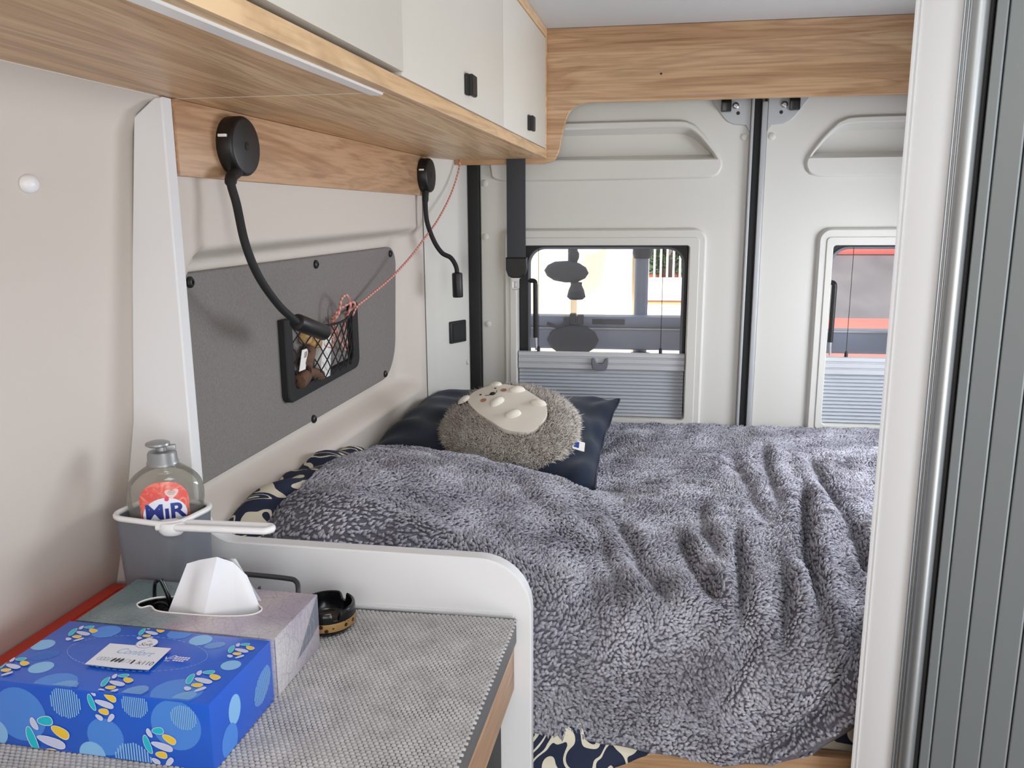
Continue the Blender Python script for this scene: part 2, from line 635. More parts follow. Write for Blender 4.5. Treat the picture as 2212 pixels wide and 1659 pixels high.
# white divider between worktop and bed: one board cut low over the worktop
outl = [(-0.755, 0.0), (-0.134, 0.0), (-0.134, 0.905)]
cx, cz, r = -0.134 - 0.072, 0.980 - 0.072, 0.072
outl += [(cx + r * math.cos(a), cz + r * math.sin(a)) for a in np.linspace(0.05, pi / 2, 9)]
outl += [(-0.40, 0.982)]
cx, cz, r = -0.5535, 0.984 + 0.055, 0.055
outl += [(cx + r * math.cos(a), cz + r * math.sin(a)) for a in np.linspace(-pi / 2, -pi, 8)]
outl += [(-0.6085, 1.584), (-0.618, 1.584), (-0.650, 1.560), (-0.674, 1.36), (-0.694, 1.155), (-0.724, 1.0), (-0.749, 0.90), (-0.755, 0.85)]
dv = thing('divider_board', 'white divider board with rounded corner between worktop and bed', 'divider', (-0.4, 1.03, 0))
plate('board', outl, [], 1.022, 1.044, M['panel_white'], dv, ch=0.002)
box('joint_strip', (-0.595, 1.0195, 0.894), (-0.158, 1.0215, 0.903), M['panel_white'], dv, bev=0.0004)

# ------------------------------------------------------------------ overhead cabinet
cab = thing('overhead_cabinet', 'long overhead cabinet with white flap doors and oak underside', 'cabinet', (-0.45, 1.05, 1.585))
box('bottom_panel', (-0.640, -1.6, 1.585), (-0.324, 1.0515, 1.600), M['wood_y'], cab, bev=0.0006, f=L)
box('bottom_panel', (-0.640, 1.0530, 1.585), (-0.324, 2.277, 1.600), M['wood_y'], cab, bev=0.0006, f=L)
box('joint_strip', (-0.640, 1.0514, 1.5846), (-0.324, 1.0531, 1.590), M['cab_white'], cab, bev=0, f=L)
box('front_lip', (-0.324, -1.6, 1.5852), (-0.3095, 2.277, 1.607), M['wood_y'], cab, bev=0.0012, f=L)
box('carcass', (-0.640, -1.6, 1.602), (-0.336, 2.277, 1.905), M['cab_white'], cab, bev=0, f=L)
box('top_rail', (-0.334, -1.6, 1.889), (-0.3095, 2.277, 1.912), M['wood_y'], cab, bev=0.001, f=L)
box('end_strip', (-0.334, 2.266, 1.607), (-0.3095, 2.2775, 1.889), M['wood_y'], cab, bev=0.001, f=L)
doors = [(-0.2, 1.081, 1.6135, -0.3065), (1.0845, 1.719, 1.6095, -0.3105), (1.7225, 2.2635, 1.6095, -0.3105)]
hand = [None, 1.425, 2.010]
for (y0, y1, z0, a1), hy in zip(doors, hand):
    d = box('door', (a1 - 0.018, y0, z0), (a1, y1, 1.886), M['cab_white'], cab, bev=0.0018, f=L)
    if hy:
        h = box('handle', (a1 - 0.001, hy - 0.017, 1.630), (a1 + 0.005, hy + 0.017, 1.665), M['black'], None, bev=0.002, f=L)
        bpy.data.objects.remove(h)
        vs_ = []
        g1 = []
        for (b0, b1, a0_, a2_) in ((hy - 0.019, hy - 0.003, a1, a1 + 0.007), (hy - 0.012, hy + 0.019, a1 + 0.005, a1 + 0.013)):
            bm = bmesh.new(); bmesh.ops.create_cube(bm, size=1)
            for v in bm.verts:
                v.co = Vector((a0_ + (v.co.x + .5) * (a2_ - a0_), b0 + (v.co.y + .5) * (b1 - b0), 1.630 + (v.co.z + .5) * 0.034))
            bmesh.ops.bevel(bm, geom=list(bm.edges), offset=0.0015, segments=2, affect='EDGES')
            bm.verts.index_update()
            g1.append(([L(*v.co) for v in bm.verts], [[v.index for v in q.verts] for q in bm.faces])); bm.free()
        V, F = merge_geo(g1)
        mesh('handle', V, F, M['black'], d, smooth=40)
ls = plate('light_strip', rrect(-0.3435, -0.9, -0.3255, 1.060, [0, 0, 0.008, 0.008], 4), [], 1.5825, 1.5855, M['diffuser'], cab, f=lambda u, d, v: L(u, v, d), ch=0.0008)

# oak board under the cabinet that carries the lamps
tr = box('trim_1', (-0.640, 1.046, 1.487), (-0.6045, 2.172, 1.5845), M['wood_board'], None, bev=0.001, f=L); tag(tr, None, None, kind='structure')

# oak valance over the rear doors
curve = smooth_open([(-0.262, 1.5715), (-0.236, 1.580), (-0.222, 1.604), (-0.214, 1.640), (-0.203, 1.684), (-0.186, 1.712), (-0.156, 1.7245), (-0.11, 1.7262)], 5)
outl = [(-0.60, 1.5715)] + [tuple(q) for q in curve] + [(1.0, 1.7262), (1.0, 1.9125), (-0.60, 1.9125)]
va = thing('valance_board', 'oak valance board with a curved cut-out above the rear doors', 'valance', (0.2, 2.285, 1.57))
plate('board', outl, [], 2.280, 2.298, M['wood_x'], va, ch=0.0015)
lathe('screw_hole_shade', [(0.0, 0.0006), (0.0025, 0.0004), (0.003, 0)], (0.042, 2.280, 1.792), M['black'], va, n=10, axis=(0, -1, 0))  # proud black disc; the hole's shade is put into its colour

# ------------------------------------------------------------------ reading lamps
def reading_lamp(name, label, base, pts, head_a, head_b):
    t = thing(name, label, 'reading lamp', base, 'gooseneck lamps on the oak board')
    ax = Vector((1, -0.045, 0)).normalized()
    c = Vector(base)
    lathe('base', [(0.0415, 0.0), (0.0425, 0.003), (0.0425, 0.021), (0.040, 0.0245), (0.037, 0.0255), (0.0, 0.0255)], c, M['black'], t, n=40, axis=ax)
    box('switch', (c.x + 0.004, c.y - 0.0462, c.z + 0.010), (c.x + 0.016, c.y - 0.0385, c.z + 0.014), M['white_plastic'], t, bev=0.0008)
    lathe('touch_button', [(0.006, 0.0), (0.006, 0.001), (0.0, 0.0012)], c + ax * 0.0252, M['black_gloss'], t, n=16, axis=ax)
    lathe('screw', [(0.003, 0.0), (0.0028, 0.0015), (0, 0.0018)], c + Vector((0.010, -0.0405, 0.012 - 0.008)), M['steel'], t, n=10, axis=(0, -1, 0))
    n = smooth_open(pts, 8)
    rr = [0.0085 if i < 10 else 0.0062 for i in range(len(n))]
    tube('gooseneck', n, rr, M['black_soft'], t, n=12)
    a, b = Vector(head_a), Vector(head_b)
    d = (b - a)
    ln = d.length
    h = lathe('head', [(0.006, -0.002), (0.0125, 0.0), (0.0138, 0.003), (0.0138, ln - 0.003), (0.0125, ln), (0.009, ln), (0.009, ln - 0.003), (0.0, ln - 0.003)], a, M['black'], t, n=24, axis=d)
    return t


b1 = L(-0.6045, 1.180, 1.5345)
b2 = L(-0.6045, 2.112, 1.5365)
reading_lamp('reading_lamp', 'black gooseneck lamp, large in view, head resting over the net pocket', b1,
             [(b1[0] + 0.014, b1[1] - 0.010, 1.500), (-0.576, 1.127, 1.484), (-0.570, 1.128, 1.450), (-0.560, 1.126, 1.395), (-0.552, 1.146, 1.346), (-0.546, 1.194, 1.300), (-0.540, 1.236, 1.272), (-0.538, 1.252, 1.264)],
             (-0.540, 1.243, 1.2685), (-0.532, 1.336, 1.2385))
reading_lamp('reading_lamp', 'black gooseneck lamp hanging down beside the rear corner post', b2,
             [(b2[0] + 0.012, b2[1] - 0.010, 1.502), (-0.546, 2.098, 1.480), (-0.543, 2.095, 1.425), (-0.528, 2.100, 1.375), (-0.508, 2.105, 1.342), (-0.485, 2.110, 1.328), (-0.472, 2.112, 1.305), (-0.470, 2.113, 1.283)],
             (-0.470, 2.113, 1.289), (-0.469, 2.113, 1.226))

# ------------------------------------------------------------------ grey felt panel and net pocket
LY = lambda u, d, v: L(d, u, v)          # (y, offset, z)
outl = rrect(1.050, 1.027, 2.055, 1.352, [0.01, 0.09, 0.045, 0.012], 8)
outl = [(y - (0.03 * max(0.0, (1.30 - z) / 0.27) if y > 1.8 else 0.0), z + (0.0075 * (y - 1.06) if z > 1.2 else 0.020 * max(0, y - 1.5))) for y, z in outl]
gp = thing('felt_panel', 'grey felt wall panel with black screws beside the bed', 'wall panel', L(-0.665, 1.55, 1.03))
plate('felt', outl, [], -0.662, -0.6725, M['grey_felt'], gp, f=LY, ch=0.002)
for y, z in ((1.137, 1.339), (1.575, 1.341), (2.012, 1.343), (1.945, 1.050), (1.527, 1.036)):
    lathe('screw', [(0.0085, 0.0), (0.0085, 0.003), (0.006, 0.0055), (0.003, 0.006), (0.003, 0.004), (0.0, 0.004)], L(-0.662, y, z), M['black'], gp, n=18, axis=(1, -0.045, 0))

npk = thing('net_pocket', 'black framed net pocket on the grey felt panel', 'net pocket', L(-0.65, 1.58, 1.09))
y0, y1, z0, z1 = 1.402, 1.752, 1.094, 1.250
fr = [(y0, z1), (y0, z0 + 0.018)] + [(y0 + 0.018 - 0.018 * math.cos(a), z0 + 0.018 - 0.018 * math.sin(a)) for a in np.linspace(0.2, pi / 2, 5)]
fr += [(y1 - 0.025, z0 + 0.010)] + [(y1 - 0.025 + 0.025 * math.sin(a), z0 + 0.035 - 0.025 * math.cos(a)) for a in np.linspace(0.3, pi / 2, 5)] + [(y1, z1 - 0.002)]
inn = [(y1 - 0.030, z1 - 0.002), (y1 - 0.030, z0 + 0.042), (y1 - 0.036, z0 + 0.034), (y0 + 0.036, z0 + 0.024), (y0 + 0.030, z0 + 0.030), (y0 + 0.030, z1)]
plate('frame', fr + inn, [], -0.648, -0.6618, M['black_soft'], npk, f=LY, ch=0.002)
# net strands: two families of diagonals that bulge away from the felt
strands = []
ya, yb, za, zb = y0 + 0.025, y1 - 0.025, z0 + 0.024, z1 - 0.014
cell = 0.062


def netp(y, z):
    s = (y - ya) / (yb - ya); q = (z - za) / (zb - za)
    bul = 0.030 * math.sin(pi * min(max(s, 0), 1)) * (0.35 + 0.65 * min(max(q, 0), 1)) ** 0.8
    return L(-0.651 + bul, y, z - 0.012 * math.sin(pi * min(max(s, 0), 1)) * q)


for sg in (1, -1):
    for k in range(-12, 18):
        seg = []
        for i in range(31):
            z = za + (zb - za) * i / 30
            wob = 0.25 * math.cos(2 * pi * (z - za) / 0.036)
            y = ya + k * cell * 0.62 + sg * (z - za) * 0.95 + 0.003 * wob
            if ya <= y <= yb:
                seg.append(netp(y, z))
            elif seg:
                break
        if len(seg) > 3:
            strands.append(tube_geo(seg, 0.0013, 5))
V, F = merge_geo(strands)
o = mesh('netting', V, F, M['black_soft'], npk, smooth=60); o['kind'] = 'stuff'
tube('top_elastic', [netp(ya + (yb - ya) * t, zb) for t in np.linspace(0, 1, 20)], 0.0026, M['black_soft'], npk, n=8)

# what lies in the pocket
def stick(name, label, a, b, r, m, cat='cork'):
    a, b = Vector(a), Vector(b)
    ln = (b - a).length
    o = lathe(name, [(r * 0.82, 0), (r, ln * 0.06), (r * 1.02, ln * 0.5), (r * 0.95, ln * 0.94), (r * 0.8, ln)], a, m, None, n=16, axis=(b - a))
    return tag(o, label, cat)


stick('wine_cork', 'reddish brown cork lying lowest in the net pocket', L(-0.6475, 1.442, 1.128), L(-0.6475, 1.474, 1.136), 0.0145, M['cork'])
stick('wine_cork', 'dark brown cork standing at mid height in the net pocket', L(-0.6470, 1.472, 1.152), L(-0.6475, 1.498, 1.186), 0.0135, M['cork'])
stick('wine_cork', 'brown cork with pale end leaning at the pocket bottom', L(-0.6480, 1.482, 1.142), L(-0.6490, 1.545, 1.122), 0.0115, M['cork'])
stick('wine_cork', 'pale straw coloured cork on top of the others in the pocket', L(-0.6475, 1.500, 1.198), L(-0.6475, 1.535, 1.190), 0.0120, M['cork_pale'])
stick('wine_cork', 'small pale cork at the upper left inside the pocket', L(-0.6490, 1.478, 1.208), L(-0.6490, 1.497, 1.203), 0.0110, M['cork_pale'])
sh = lambda u, d, v: L(d, u + 0.22 * (v - 1.12), v)
wc = box('card_box', (1.536, -0.660, 1.115), (1.582, -0.645, 1.196), M['paper'], None, bev=0.001, f=sh)
tag(wc, 'slim white card box standing in the net pocket', 'box')
sl = thing('paper_slip', 'small white paper slip with printed lines in the pocket', 'paper', L(-0.638, 1.446, 1.150))
sh2 = lambda u, d, v: L(d, u + 0.45 * (v - 1.15), v)
box('sheet', (1.436, -0.6425, 1.150), (1.462, -0.6415, 1.188), M['paper'], sl, bev=0, f=sh2)
for k in range(3):
    box('print_line', (1.448 + 0.004 * k, -0.6414, 1.172), (1.4495 + 0.004 * k, -0.6411, 1.183), M['black'], sl, bev=0, f=sh2)

# pink cord
def striped_cord(name, stripe_scale=260):
    m, nt, b = new_mat(name)
    tc = nt.nodes.new('ShaderNodeTexCoord')
    w = nt.nodes.new('ShaderNodeTexWave')
    w.wave_type = 'BANDS'; w.bands_direction = 'DIAGONAL'
    w.inputs['Scale'].default_value = 42
    w.inputs['Distortion'].default_value = 1.5
    nt.links.new(tc.outputs['Object'], w.inputs['Vector'])
    r = nt.nodes.new('ShaderNodeValToRGB')
    r.color_ramp.elements[0].position = 0.45; r.color_ramp.elements[0].color = lin((196, 116, 106))
    r.color_ramp.elements[1].position = 0.6; r.color_ramp.elements[1].color = lin((216, 172, 158))
    nt.links.new(w.outputs['Fac'], r.inputs[0])
    nt.links.new(r.outputs[0], b.inputs['Base Color'])
    b.inputs['Roughness'].default_value = 0.85
    return m


M['cord'] = striped_cord('pink_cord')
pc = thing('pink_cord', 'pink and white braided cord hung from valance to net pocket', 'cord', L(-0.64, 1.7, 1.24))
run = smooth_open([(-0.492, 2.276, 1.600), (-0.494, 2.268, 1.560), (-0.508, 2.225, 1.492), (-0.528, 2.150, 1.424), (-0.545, 2.065, 1.376), (-0.560, 2.000, 1.338), (-0.580, 1.900, 1.294), (-0.604, 1.790, 1.256), (-0.615, 1.745, 1.240), (-0.618, 1.720, 1.222)], 8)
tube('hanging_run', run, 0.0026, M['cord'], pc, n=8)
loop1 = smooth_open([L(-0.647, 1.585, 1.215), L(-0.625, 1.588, 1.24), L(-0.622, 1.6, 1.268), L(-0.62, 1.622, 1.276), L(-0.622, 1.645, 1.262), L(-0.625, 1.65, 1.245), L(-0.647, 1.665, 1.2), L(-0.647, 1.68, 1.165), L(-0.647, 1.668, 1.155), L(-0.647, 1.64, 1.185), L(-0.647, 1.625, 1.235), L(-0.62, 1.645, 1.258), L(-0.62, 1.665, 1.25), L(-0.647, 1.672, 1.228)], 7)
tube('knotted_loop', loop1, 0.0026, M['cord'], pc, n=8)
loop2 = smooth_open([L(-0.647, 1.6, 1.225), L(-0.647, 1.61, 1.2), L(-0.647, 1.6, 1.172), L(-0.647, 1.56, 1.182), L(-0.647, 1.575, 1.205), L(-0.647, 1.61, 1.19), L(-0.647, 1.625, 1.215), L(-0.647, 1.612, 1.232)], 7)
tube('knotted_loop', loop2, 0.0026, M['cord'], pc, n=8)

# ------------------------------------------------------------------ rear doors
XZ = ID                                   # (x, depth y, z)


def pocket_geo(name, outer, inner, parent):
    """pressed pocket: raised plate with a sloping recess"""
    plate(name + '_rim', outer, [inner], 2.3405, 2.352, M['door_metal'], parent, ch=0.005, back=False, smooth=60)
    o = inner if area2(inner) > 0 else inner[::-1]
    l1 = offset(o, -0.004)
    mx_ = sum(x for x, z in o) / len(o)
    sq = lambda k: [(mx_ + (x - mx_) * (1 - 0.055 * k), 1.622 + (z - 1.622) * (1 - 0.30 * k)) for x, z in o]
    l2 = sq(1.0)
    n = len(o)
    V = [(x, 2.343, z) for x, z in l1] + [(x, 2.362, z) for x, z in sq(0.4)] + [(x, 2.384, z) for x, z in l2]
    F = []
    for a in (0, n):
        for i in range(n):
            j = (i + 1) % n
            F.append((a + i, a + j, a + n + j, a + n + i))
    flat, tri = tess([l2])
    F += [tuple(2 * n + i for i in t) for t in tri]
    fix_normals(mesh(name + '_recess', V, F, M['door_metal'], parent, smooth=50))


def rivet(x, z, parent, y=2.350):
    lathe('rivet', [(0.0095, 0.0), (0.009, 0.0025), (0.006, 0.004), (0.0, 0.0045)], (x, y, z), M['door_metal'], parent, n=16, axis=(0, -1, 0))


WIN_L = rrect(-0.347, 0.858, 0.134, 1.352, [0.012, 0.012, 0.008, 0.008], 4)
WIN_R = rrect(0.510, 0.858, 0.985, 1.352, [0.012, 0.012, 0.008, 0.008], 4)
d1 = thing('door_1', None, None, (-0.08, 2.36, 0.0), kind='structure')
d2 = thing('door_2', None, None, (0.66, 2.36, 0.0), kind='structure')
outL = smooth_closed([(-0.424, 1.60), (-0.421, 1.560), (-0.405, 1.533), (-0.30, 1.5275), (0.10, 1.530), (0.185, 1.5325), (0.209, 1.552), (0.209, 1.580), (0.180, 1.625), (0.150, 1.658), (0.125, 1.676), (0.07, 1.684), (-0.20, 1.684), (-0.40, 1.684), (-0.424, 1.66)], 4)
inL = [(-0.405, 1.584), (0.192, 1.584), (0.184, 1.596)] + smooth_open([(0.150, 1.636), (0.128, 1.654), (0.105, 1.662), (0.07, 1.664)], 3) + [(-0.405, 1.664)]
outR = [(0.638 - (x), z) for x, z in outL]
outR = [((x if x < 0.9 else min(x, 0.985)), z) for x, z in outR]
inR = [(0.634 - x, z) for x, z in inL]
inR = [((x if x < 0.9 else min(x, 0.96)), z) for x, z in inR]
plate('panel', [(-0.452, 0.2), (0.281, 0.2), (0.281, 1.86), (-0.452, 1.86)], [WIN_L, offset(inL if area2(inL) > 0 else inL[::-1], -0.004)], 2.350, 2.400, M['door_metal'], d1, ch=0.003, back=False)
plate('panel', [(0.322, 0.2), (1.0, 0.2), (1.0, 1.86), (0.322, 1.86)], [WIN_R, offset(inR if area2(inR) > 0 else inR[::-1], -0.004)], 2.350, 2.400, M['door_metal'], d2, ch=0.003, back=False)
pocket_geo('pocket', outL, inL, d1)
pocket_geo('pocket', outR, inR, d2)
plate('window_surround', rrect(-0.384, 0.80, 0.180, 1.398, [0.0, 0.0, 0.035, 0.03], 8), [WIN_L], 2.337, 2.352, M['door_metal'], d1, ch=0.006, back=False, smooth=60)
plate('window_surround', rrect(0.470, 0.80, 0.996, 1.398, [0.0, 0.0, 0.0, 0.035], 8), [WIN_R], 2.337, 2.352, M['door_metal'], d2, ch=0.006, back=False, smooth=60)
# plain liner frame inside each surround
plate('window_liner', rrect(-0.366, 0.845, 0.160, 1.374, 0.012, 4), [WIN_L], 2.334, 2.340, M['door_metal'], d1, ch=0.0015, back=False)
plate('window_liner', rrect(0.492, 0.845, 0.990, 1.374, 0.012, 4), [WIN_R], 2.334, 2.340, M['door_metal'], d2, ch=0.0015, back=False)
for x, z in ((-0.438, 1.525), (-0.438, 1.376), (-0.432, 1.126), (0.267, 1.636)):
    rivet(x, z, d1)
rivet(0.338, 1.636, d2)
# latches
for side, d in ((1, d1), (-1, d2)):
    X = (lambda x: x) if side == 1 else (lambda x: 0.604 - x)
    pl = [(0.150, 1.770), (0.172, 1.738), (0.210, 1.686), (0.222, 1.675), (0.238, 1.668), (0.268, 1.665), (0.277, 1.650), (0.281, 1.650), (0.281, 1.770)]
    p = plate('latch_plate', [(X(a), b) for a, b in pl], [], 2.345, 2.351, M['grey_plate'], d, ch=0.002)
    xs = sorted((X(0.202), X(0.228)))
    box('latch_block', (xs[0], 2.328, 1.700), (xs[1], 2.346, 1.745), M['black_gloss'], p, bev=0.003)
    lathe('latch_screw', [(0.0085, 0), (0.0085, 0.004), (0.006, 0.006), (0.003, 0.006), (0.003, 0.003), (0, 0.003)], (X(0.240), 2.345, 1.716), M['steel'], p, n=16, axis=(0, -1, 0))
    lathe('latch_hole_shade', [(0.0048, 0.0004), (0.0, 0.0006)], (X(0.247), 2.345, 1.697), M['black'], p, n=14, axis=(0, -1, 0))  # no hole is cut; its shade is drawn as a black disc
    box('latch_bar', (min(X(0.190), X(0.236)), 2.332, 1.736), (max(X(0.190), X(0.236)), 2.344, 1.770), M['steel'], p, bev=0.003)
# seals
box('seal', (-0.484, 2.328, 0.3), (-0.4535, 2.400, 1.86), M['black_soft'], d1, bev=0.006)
box('edge_flange', (0.281, 2.336, 0.3), (0.288, 2.40, 1.86), M['grey_plate'], d1, bev=0.002)
box('seal', (0.288, 2.345, 0.3), (0.308, 2.40, 1.86), M['black_soft'], d1, bev=0.004)
box('edge_flange', (0.308, 2.338, 0.3), (0.322, 2.40, 1.725), M['grey_plate'], d2, bev=0.004)

# windows
def window(name, x0, x1, gx0, gx1):
    w = thing(name, None, None, ((x0 + x1) / 2, 2.4, 1.04), kind='structure')
    plate('outer_frame', rrect(x0 - 0.002, 0.85, x1 + 0.002, 1.354, 0.004, 3), [rrect(gx0, 0.90, gx1, 1.342, [0.02, 0.02, 0.045, 0.045], 8)], 2.392, 2.412, M['black'], w, ch=0.004)
    plate('frame_ring', rrect(gx0 - 0.006, 0.90, gx1 + 0.006, 1.347, [0.02, 0.02, 0.050, 0.050], 8), [rrect(gx0 + 0.002, 0.906, gx1 - 0.002, 1.340, [0.02, 0.02, 0.044, 0.044], 8)], 2.386, 2.394, M['grey_plastic'], w, ch=0.002)
    plate('pane', rrect(gx0 - 0.004, 0.898, gx1 + 0.004, 1.345, [0.02, 0.02, 0.045, 0.045], 8), [], 2.398, 2.402, M['glass'], w, ch=0.0005)
    return w


window('window_1', -0.347, 0.134, -0.315, 0.120)
window('window_2', 0.510, 0.985, 0.536 - 0.018, 0.955)


def blind(name, label, x0, x1, hx):
    t = thing(name, label, 'blind', ((x0 + x1) / 2, 2.36, 0.858), 'pleated window blinds')
    # top rail: three ribs
    prof = []
    z = 1.046
    rail = [(2.352, 1.046), (2.3495, 1.045), (2.3485, 1.036), (2.3535, 1.0345), (2.3535, 1.031), (2.3485, 1.0295), (2.3485, 1.018), (2.3535, 1.0165), (2.3535, 1.0135), (2.3485, 1.012), (2.3485, 1.000), (2.3535, 0.998), (2.372, 0.998), (2.372, 1.046)]
    V = [(x, y, zz) for x in (x0 + 0.003, x1 - 0.003) for y, zz in rail]
    n = len(rail)
    F = [(i, (i + 1) % n, n + (i + 1) % n, n + i) for i in range(n)] + [tuple(range(n)), tuple(range(n, 2 * n))[::-1]]
    fix_normals(mesh('rail', V, F, M['blind_rail'], t))
    # pleats
    zz = np.arange(0.998, 0.856, -0.0052)
    V = []
    for i, q in enumerate(zz):
        y = 2.3535 if i % 2 == 0 else 2.3625
        V += [(x0 + 0.004, y, q), (x1 - 0.004, y, q)]
    mesh('pleated_fabric', V, grid_faces(len(zz), 2), M['blind'], t)
    if hx is not None:
        h = smooth_closed([(hx - 0.024, 1.030), (hx - 0.015, 1.031), (hx - 0.009, 1.020), (hx, 1.0165), (hx + 0.009, 1.020), (hx + 0.015, 1.031), (hx + 0.024, 1.030), (hx + 0.022, 1.008), (hx + 0.014, 0.9975), (hx - 0.014, 0.9975), (hx - 0.022, 1.008)], 3)
        plate('grip', h, [], 2.338, 2.349, M['grey_plastic'], t, ch=0.002)
    # guide cords with end knobs
    for x in (x0 + 0.060, x1 - 0.070):
        c = tube('guide_cord', [(x, 2.368, 1.040), (x, 2.368, 1.345)], 0.0009, M['black'], t, n=5)
        lathe('cord_knob', [(0.0048, 0), (0.0048, 0.016), (0.003, 0.021), (0.0, 0.022)], (x, 2.366, 1.040), M['black'], t, n=12)
    return t


blind('pleated_blind', 'silver pleated blind with dark grip, half raised behind the pillow', -0.347, 0.134, -0.107)
blind('pleated_blind', 'silver pleated blind half hidden behind the washroom post', 0.510, 0.985, 0.75)


def stay(name, label, x, m):
    t = thing(name, label, 'window stay', (x, 2.37, 1.05), 'window stays')
    tube('arm', [(x, 2.376, 1.085), (x, 2.372, 1.24)], 0.0072, m, t, n=12)
    tube('rod', [(x + 0.002, 2.377, 1.048), (x, 2.376, 1.09)], 0.0035, M['steel'], t, n=8)
    tube('elbow', smooth_open([(x, 2.372, 1.232), (x - 0.001, 2.373, 1.246), (x - 0.008, 2.382, 1.250), (x - 0.020, 2.392, 1.249)], 5), 0.0068, M['black'], t, n=10)
    return t


stay('window_stay', 'dark window stay at the side of the window nearer the pillow', -0.297, M['black'])
stay('window_stay', 'black window stay inside the window by the washroom post', 0.528, M['black'])

# ------------------------------------------------------------------ seat belt, switch plate
sb = thing('seat_belt', 'dark grey seat belt hanging with metal tongue beside rear window', 'seat belt', (-0.337, 2.27, 1.24))
box('strap', (-0.363, 2.268, 1.315), (-0.312, 2.271, 1.60), M['strap'], sb, bev=0.0008)
box('strap', (-0.361, 2.271, 1.312), (-0.3115, 2.274, 1.60), M['strap'], sb, bev=0.0008)
stp = [(-0.366, 1.322), (-0.366, 1.288), (-0.360, 1.272), (-0.350, 1.266), (-0.326, 1.266), (-0.314, 1.274), (-0.306, 1.292), (-0.307, 1.322)]
plate('tongue_cover', stp, [], 2.262, 2.279, M['black'], sb, ch=0.003)
tg = [(-0.366, 1.286), (-0.352, 1.262), (-0.352, 1.238), (-0.347, 1.233), (-0.334, 1.233), (-0.329, 1.238), (-0.329, 1.262), (-0.308, 1.286)]
plate('tongue', tg, [[(-0.346, 1.240), (-0.336, 1.240), (-0.336, 1.254), (-0.346, 1.254)]], 2.268, 2.272, M['steel'], sb, ch=0.0008)

ax = Vector((-0.488 + 0.548, 2.322 - 2.205, 0)).normalized()      # along the post face
nn = Vector((ax.y, -ax.x, 0))
c0 = Vector((-0.548, 2.205, 1.1125)) + ax * 0.082


def post_face(u, d, v):
    p = c0 + ax * u + nn * (-d)
    return (p.x, p.y, c0.z + v)


sw = thing('switch_plate', 'square black switch plate on the rear corner post', 'switch plate', tuple(c0))
plate('cover', rrect(-0.034, -0.031, 0.034, 0.031, 0.003, 3), [], -0.008, 0.0, M['black'], sw, f=post_face, ch=0.002)
plate('rocker', rrect(-0.027, -0.025, 0.027, 0.025, 0.003, 3), [], -0.0105, -0.007, M['black_soft'], sw, f=post_face, ch=0.0015)

# ------------------------------------------------------------------ washroom corner: white post, aluminium profile, tambour door
P0 = np.array([0.300, 1.050]); DD = np.array([0.8, -0.6]); NN = np.array([-0.6, -0.8])


def wf(u, d, v):
    p = P0 + DD * u - NN * d
    return (p[0], p[1], v)


wp = thing('wall_washroom', None, None, (0.32, 1.04, 0.0), kind='structure')
box('post', (0.0, 0.0, 0.0), (0.056, 0.03, 1.912), M['panel_white'], wp, bev=0.003, f=wf)
box('edge_bead', (-0.0005, -0.0015, 0.0), (0.0035, 0.0, 1.912), M['panel_white'], wp, bev=0.0006, f=wf)
box('edge_bead', (0.0055, -0.0012, 0.0), (0.0075, 0.0, 1.912), M['panel_white'], wp, bev=0.0004, f=wf)
box('bed_side_panel', (0.315, 1.060, 0.0), (1.0, 1.085, 1.912), M['panel_white'], wp, bev=0)
tp = thing('door_profile', 'ribbed aluminium door profile beside the white washroom post', 'door profile', tuple(wf(0.066, 0, 0)))
tube('round_rail', [wf(0.0690, -0.004, z) for z in (0.0, 1.0, 1.912)], 0.0088, M['alu'], tp, n=20)
box('flat_flange', (0.0515, -0.005, 0.0), (0.0605, 0.01, 1.912), M['alu'], tp, bev=0.001, f=wf)
for k in range(2):
    tube('rib', [wf(0.0535 + 0.004 * k, -0.0055, z) for z in (0.0, 1.0, 1.912)], 0.0013, M['alu'], tp, n=8)
box('rubber_lip', (0.0775, -0.003, 0.0), (0.0805, 0.01, 1.912), M['black_soft'], tp, bev=0.0005, f=wf)
td = thing('tambour_door', 'grey tambour door of upright slats closing the washroom', 'door', tuple(wf(0.2, 0.0, 0.0)))
edges = [0.0815, 0.0950] + [0.0950 + 0.0275 * k for k in range(1, 18)]
for a, b in zip(edges[:-1], edges[1:]):
    sl_ = [(a + 0.0006, 0.012), (a + 0.0008, 0.0012), (a + 0.0022, 0.0), (b - 0.0022, 0.0), (b - 0.0008, 0.0012), (b - 0.0006, 0.012)]
    V = [wf(u, d, z) for z in (0.0, 1.912) for u, d in sl_]
    n = len(sl_)
    F = [(i, (i + 1) % n, n + (i + 1) % n, n + i) for i in range(n)] + [tuple(range(n)), tuple(range(n, 2 * n))[::-1]]
    fix_normals(mesh('slat', V, F, M['tambour'], td))
box('backing', (0.0815, 0.012, 0.0), (edges[-1], 0.016, 1.912), M['tambour_dark'], td, bev=0, f=wf)

# ------------------------------------------------------------------ worktop, mat
wt = thing('kitchen_unit', 'kitchen worktop unit with dark edge and oak front', 'kitchen unit', (-0.45, 0.6, 0))
box('worktop', (-0.74, -1.2, 0.862), (-0.1525, 1.0195, 0.8975), mat('worktop_grey', (96, 96, 98), 0.5), wt, bev=0.0015, f=L)
box('oak_front', (-0.60, -1.2, 0.792), (-0.156, 1.0195, 0.861), M['wood_board'], wt, bev=0.001, f=L)
box('niche_block', (-0.60, -1.2, 0.02), (-0.175, 1.0195, 0.791), M['gap_shade'], wt, bev=0.001, f=L)  # solid dark block; the open hollow's shade is put into its colour

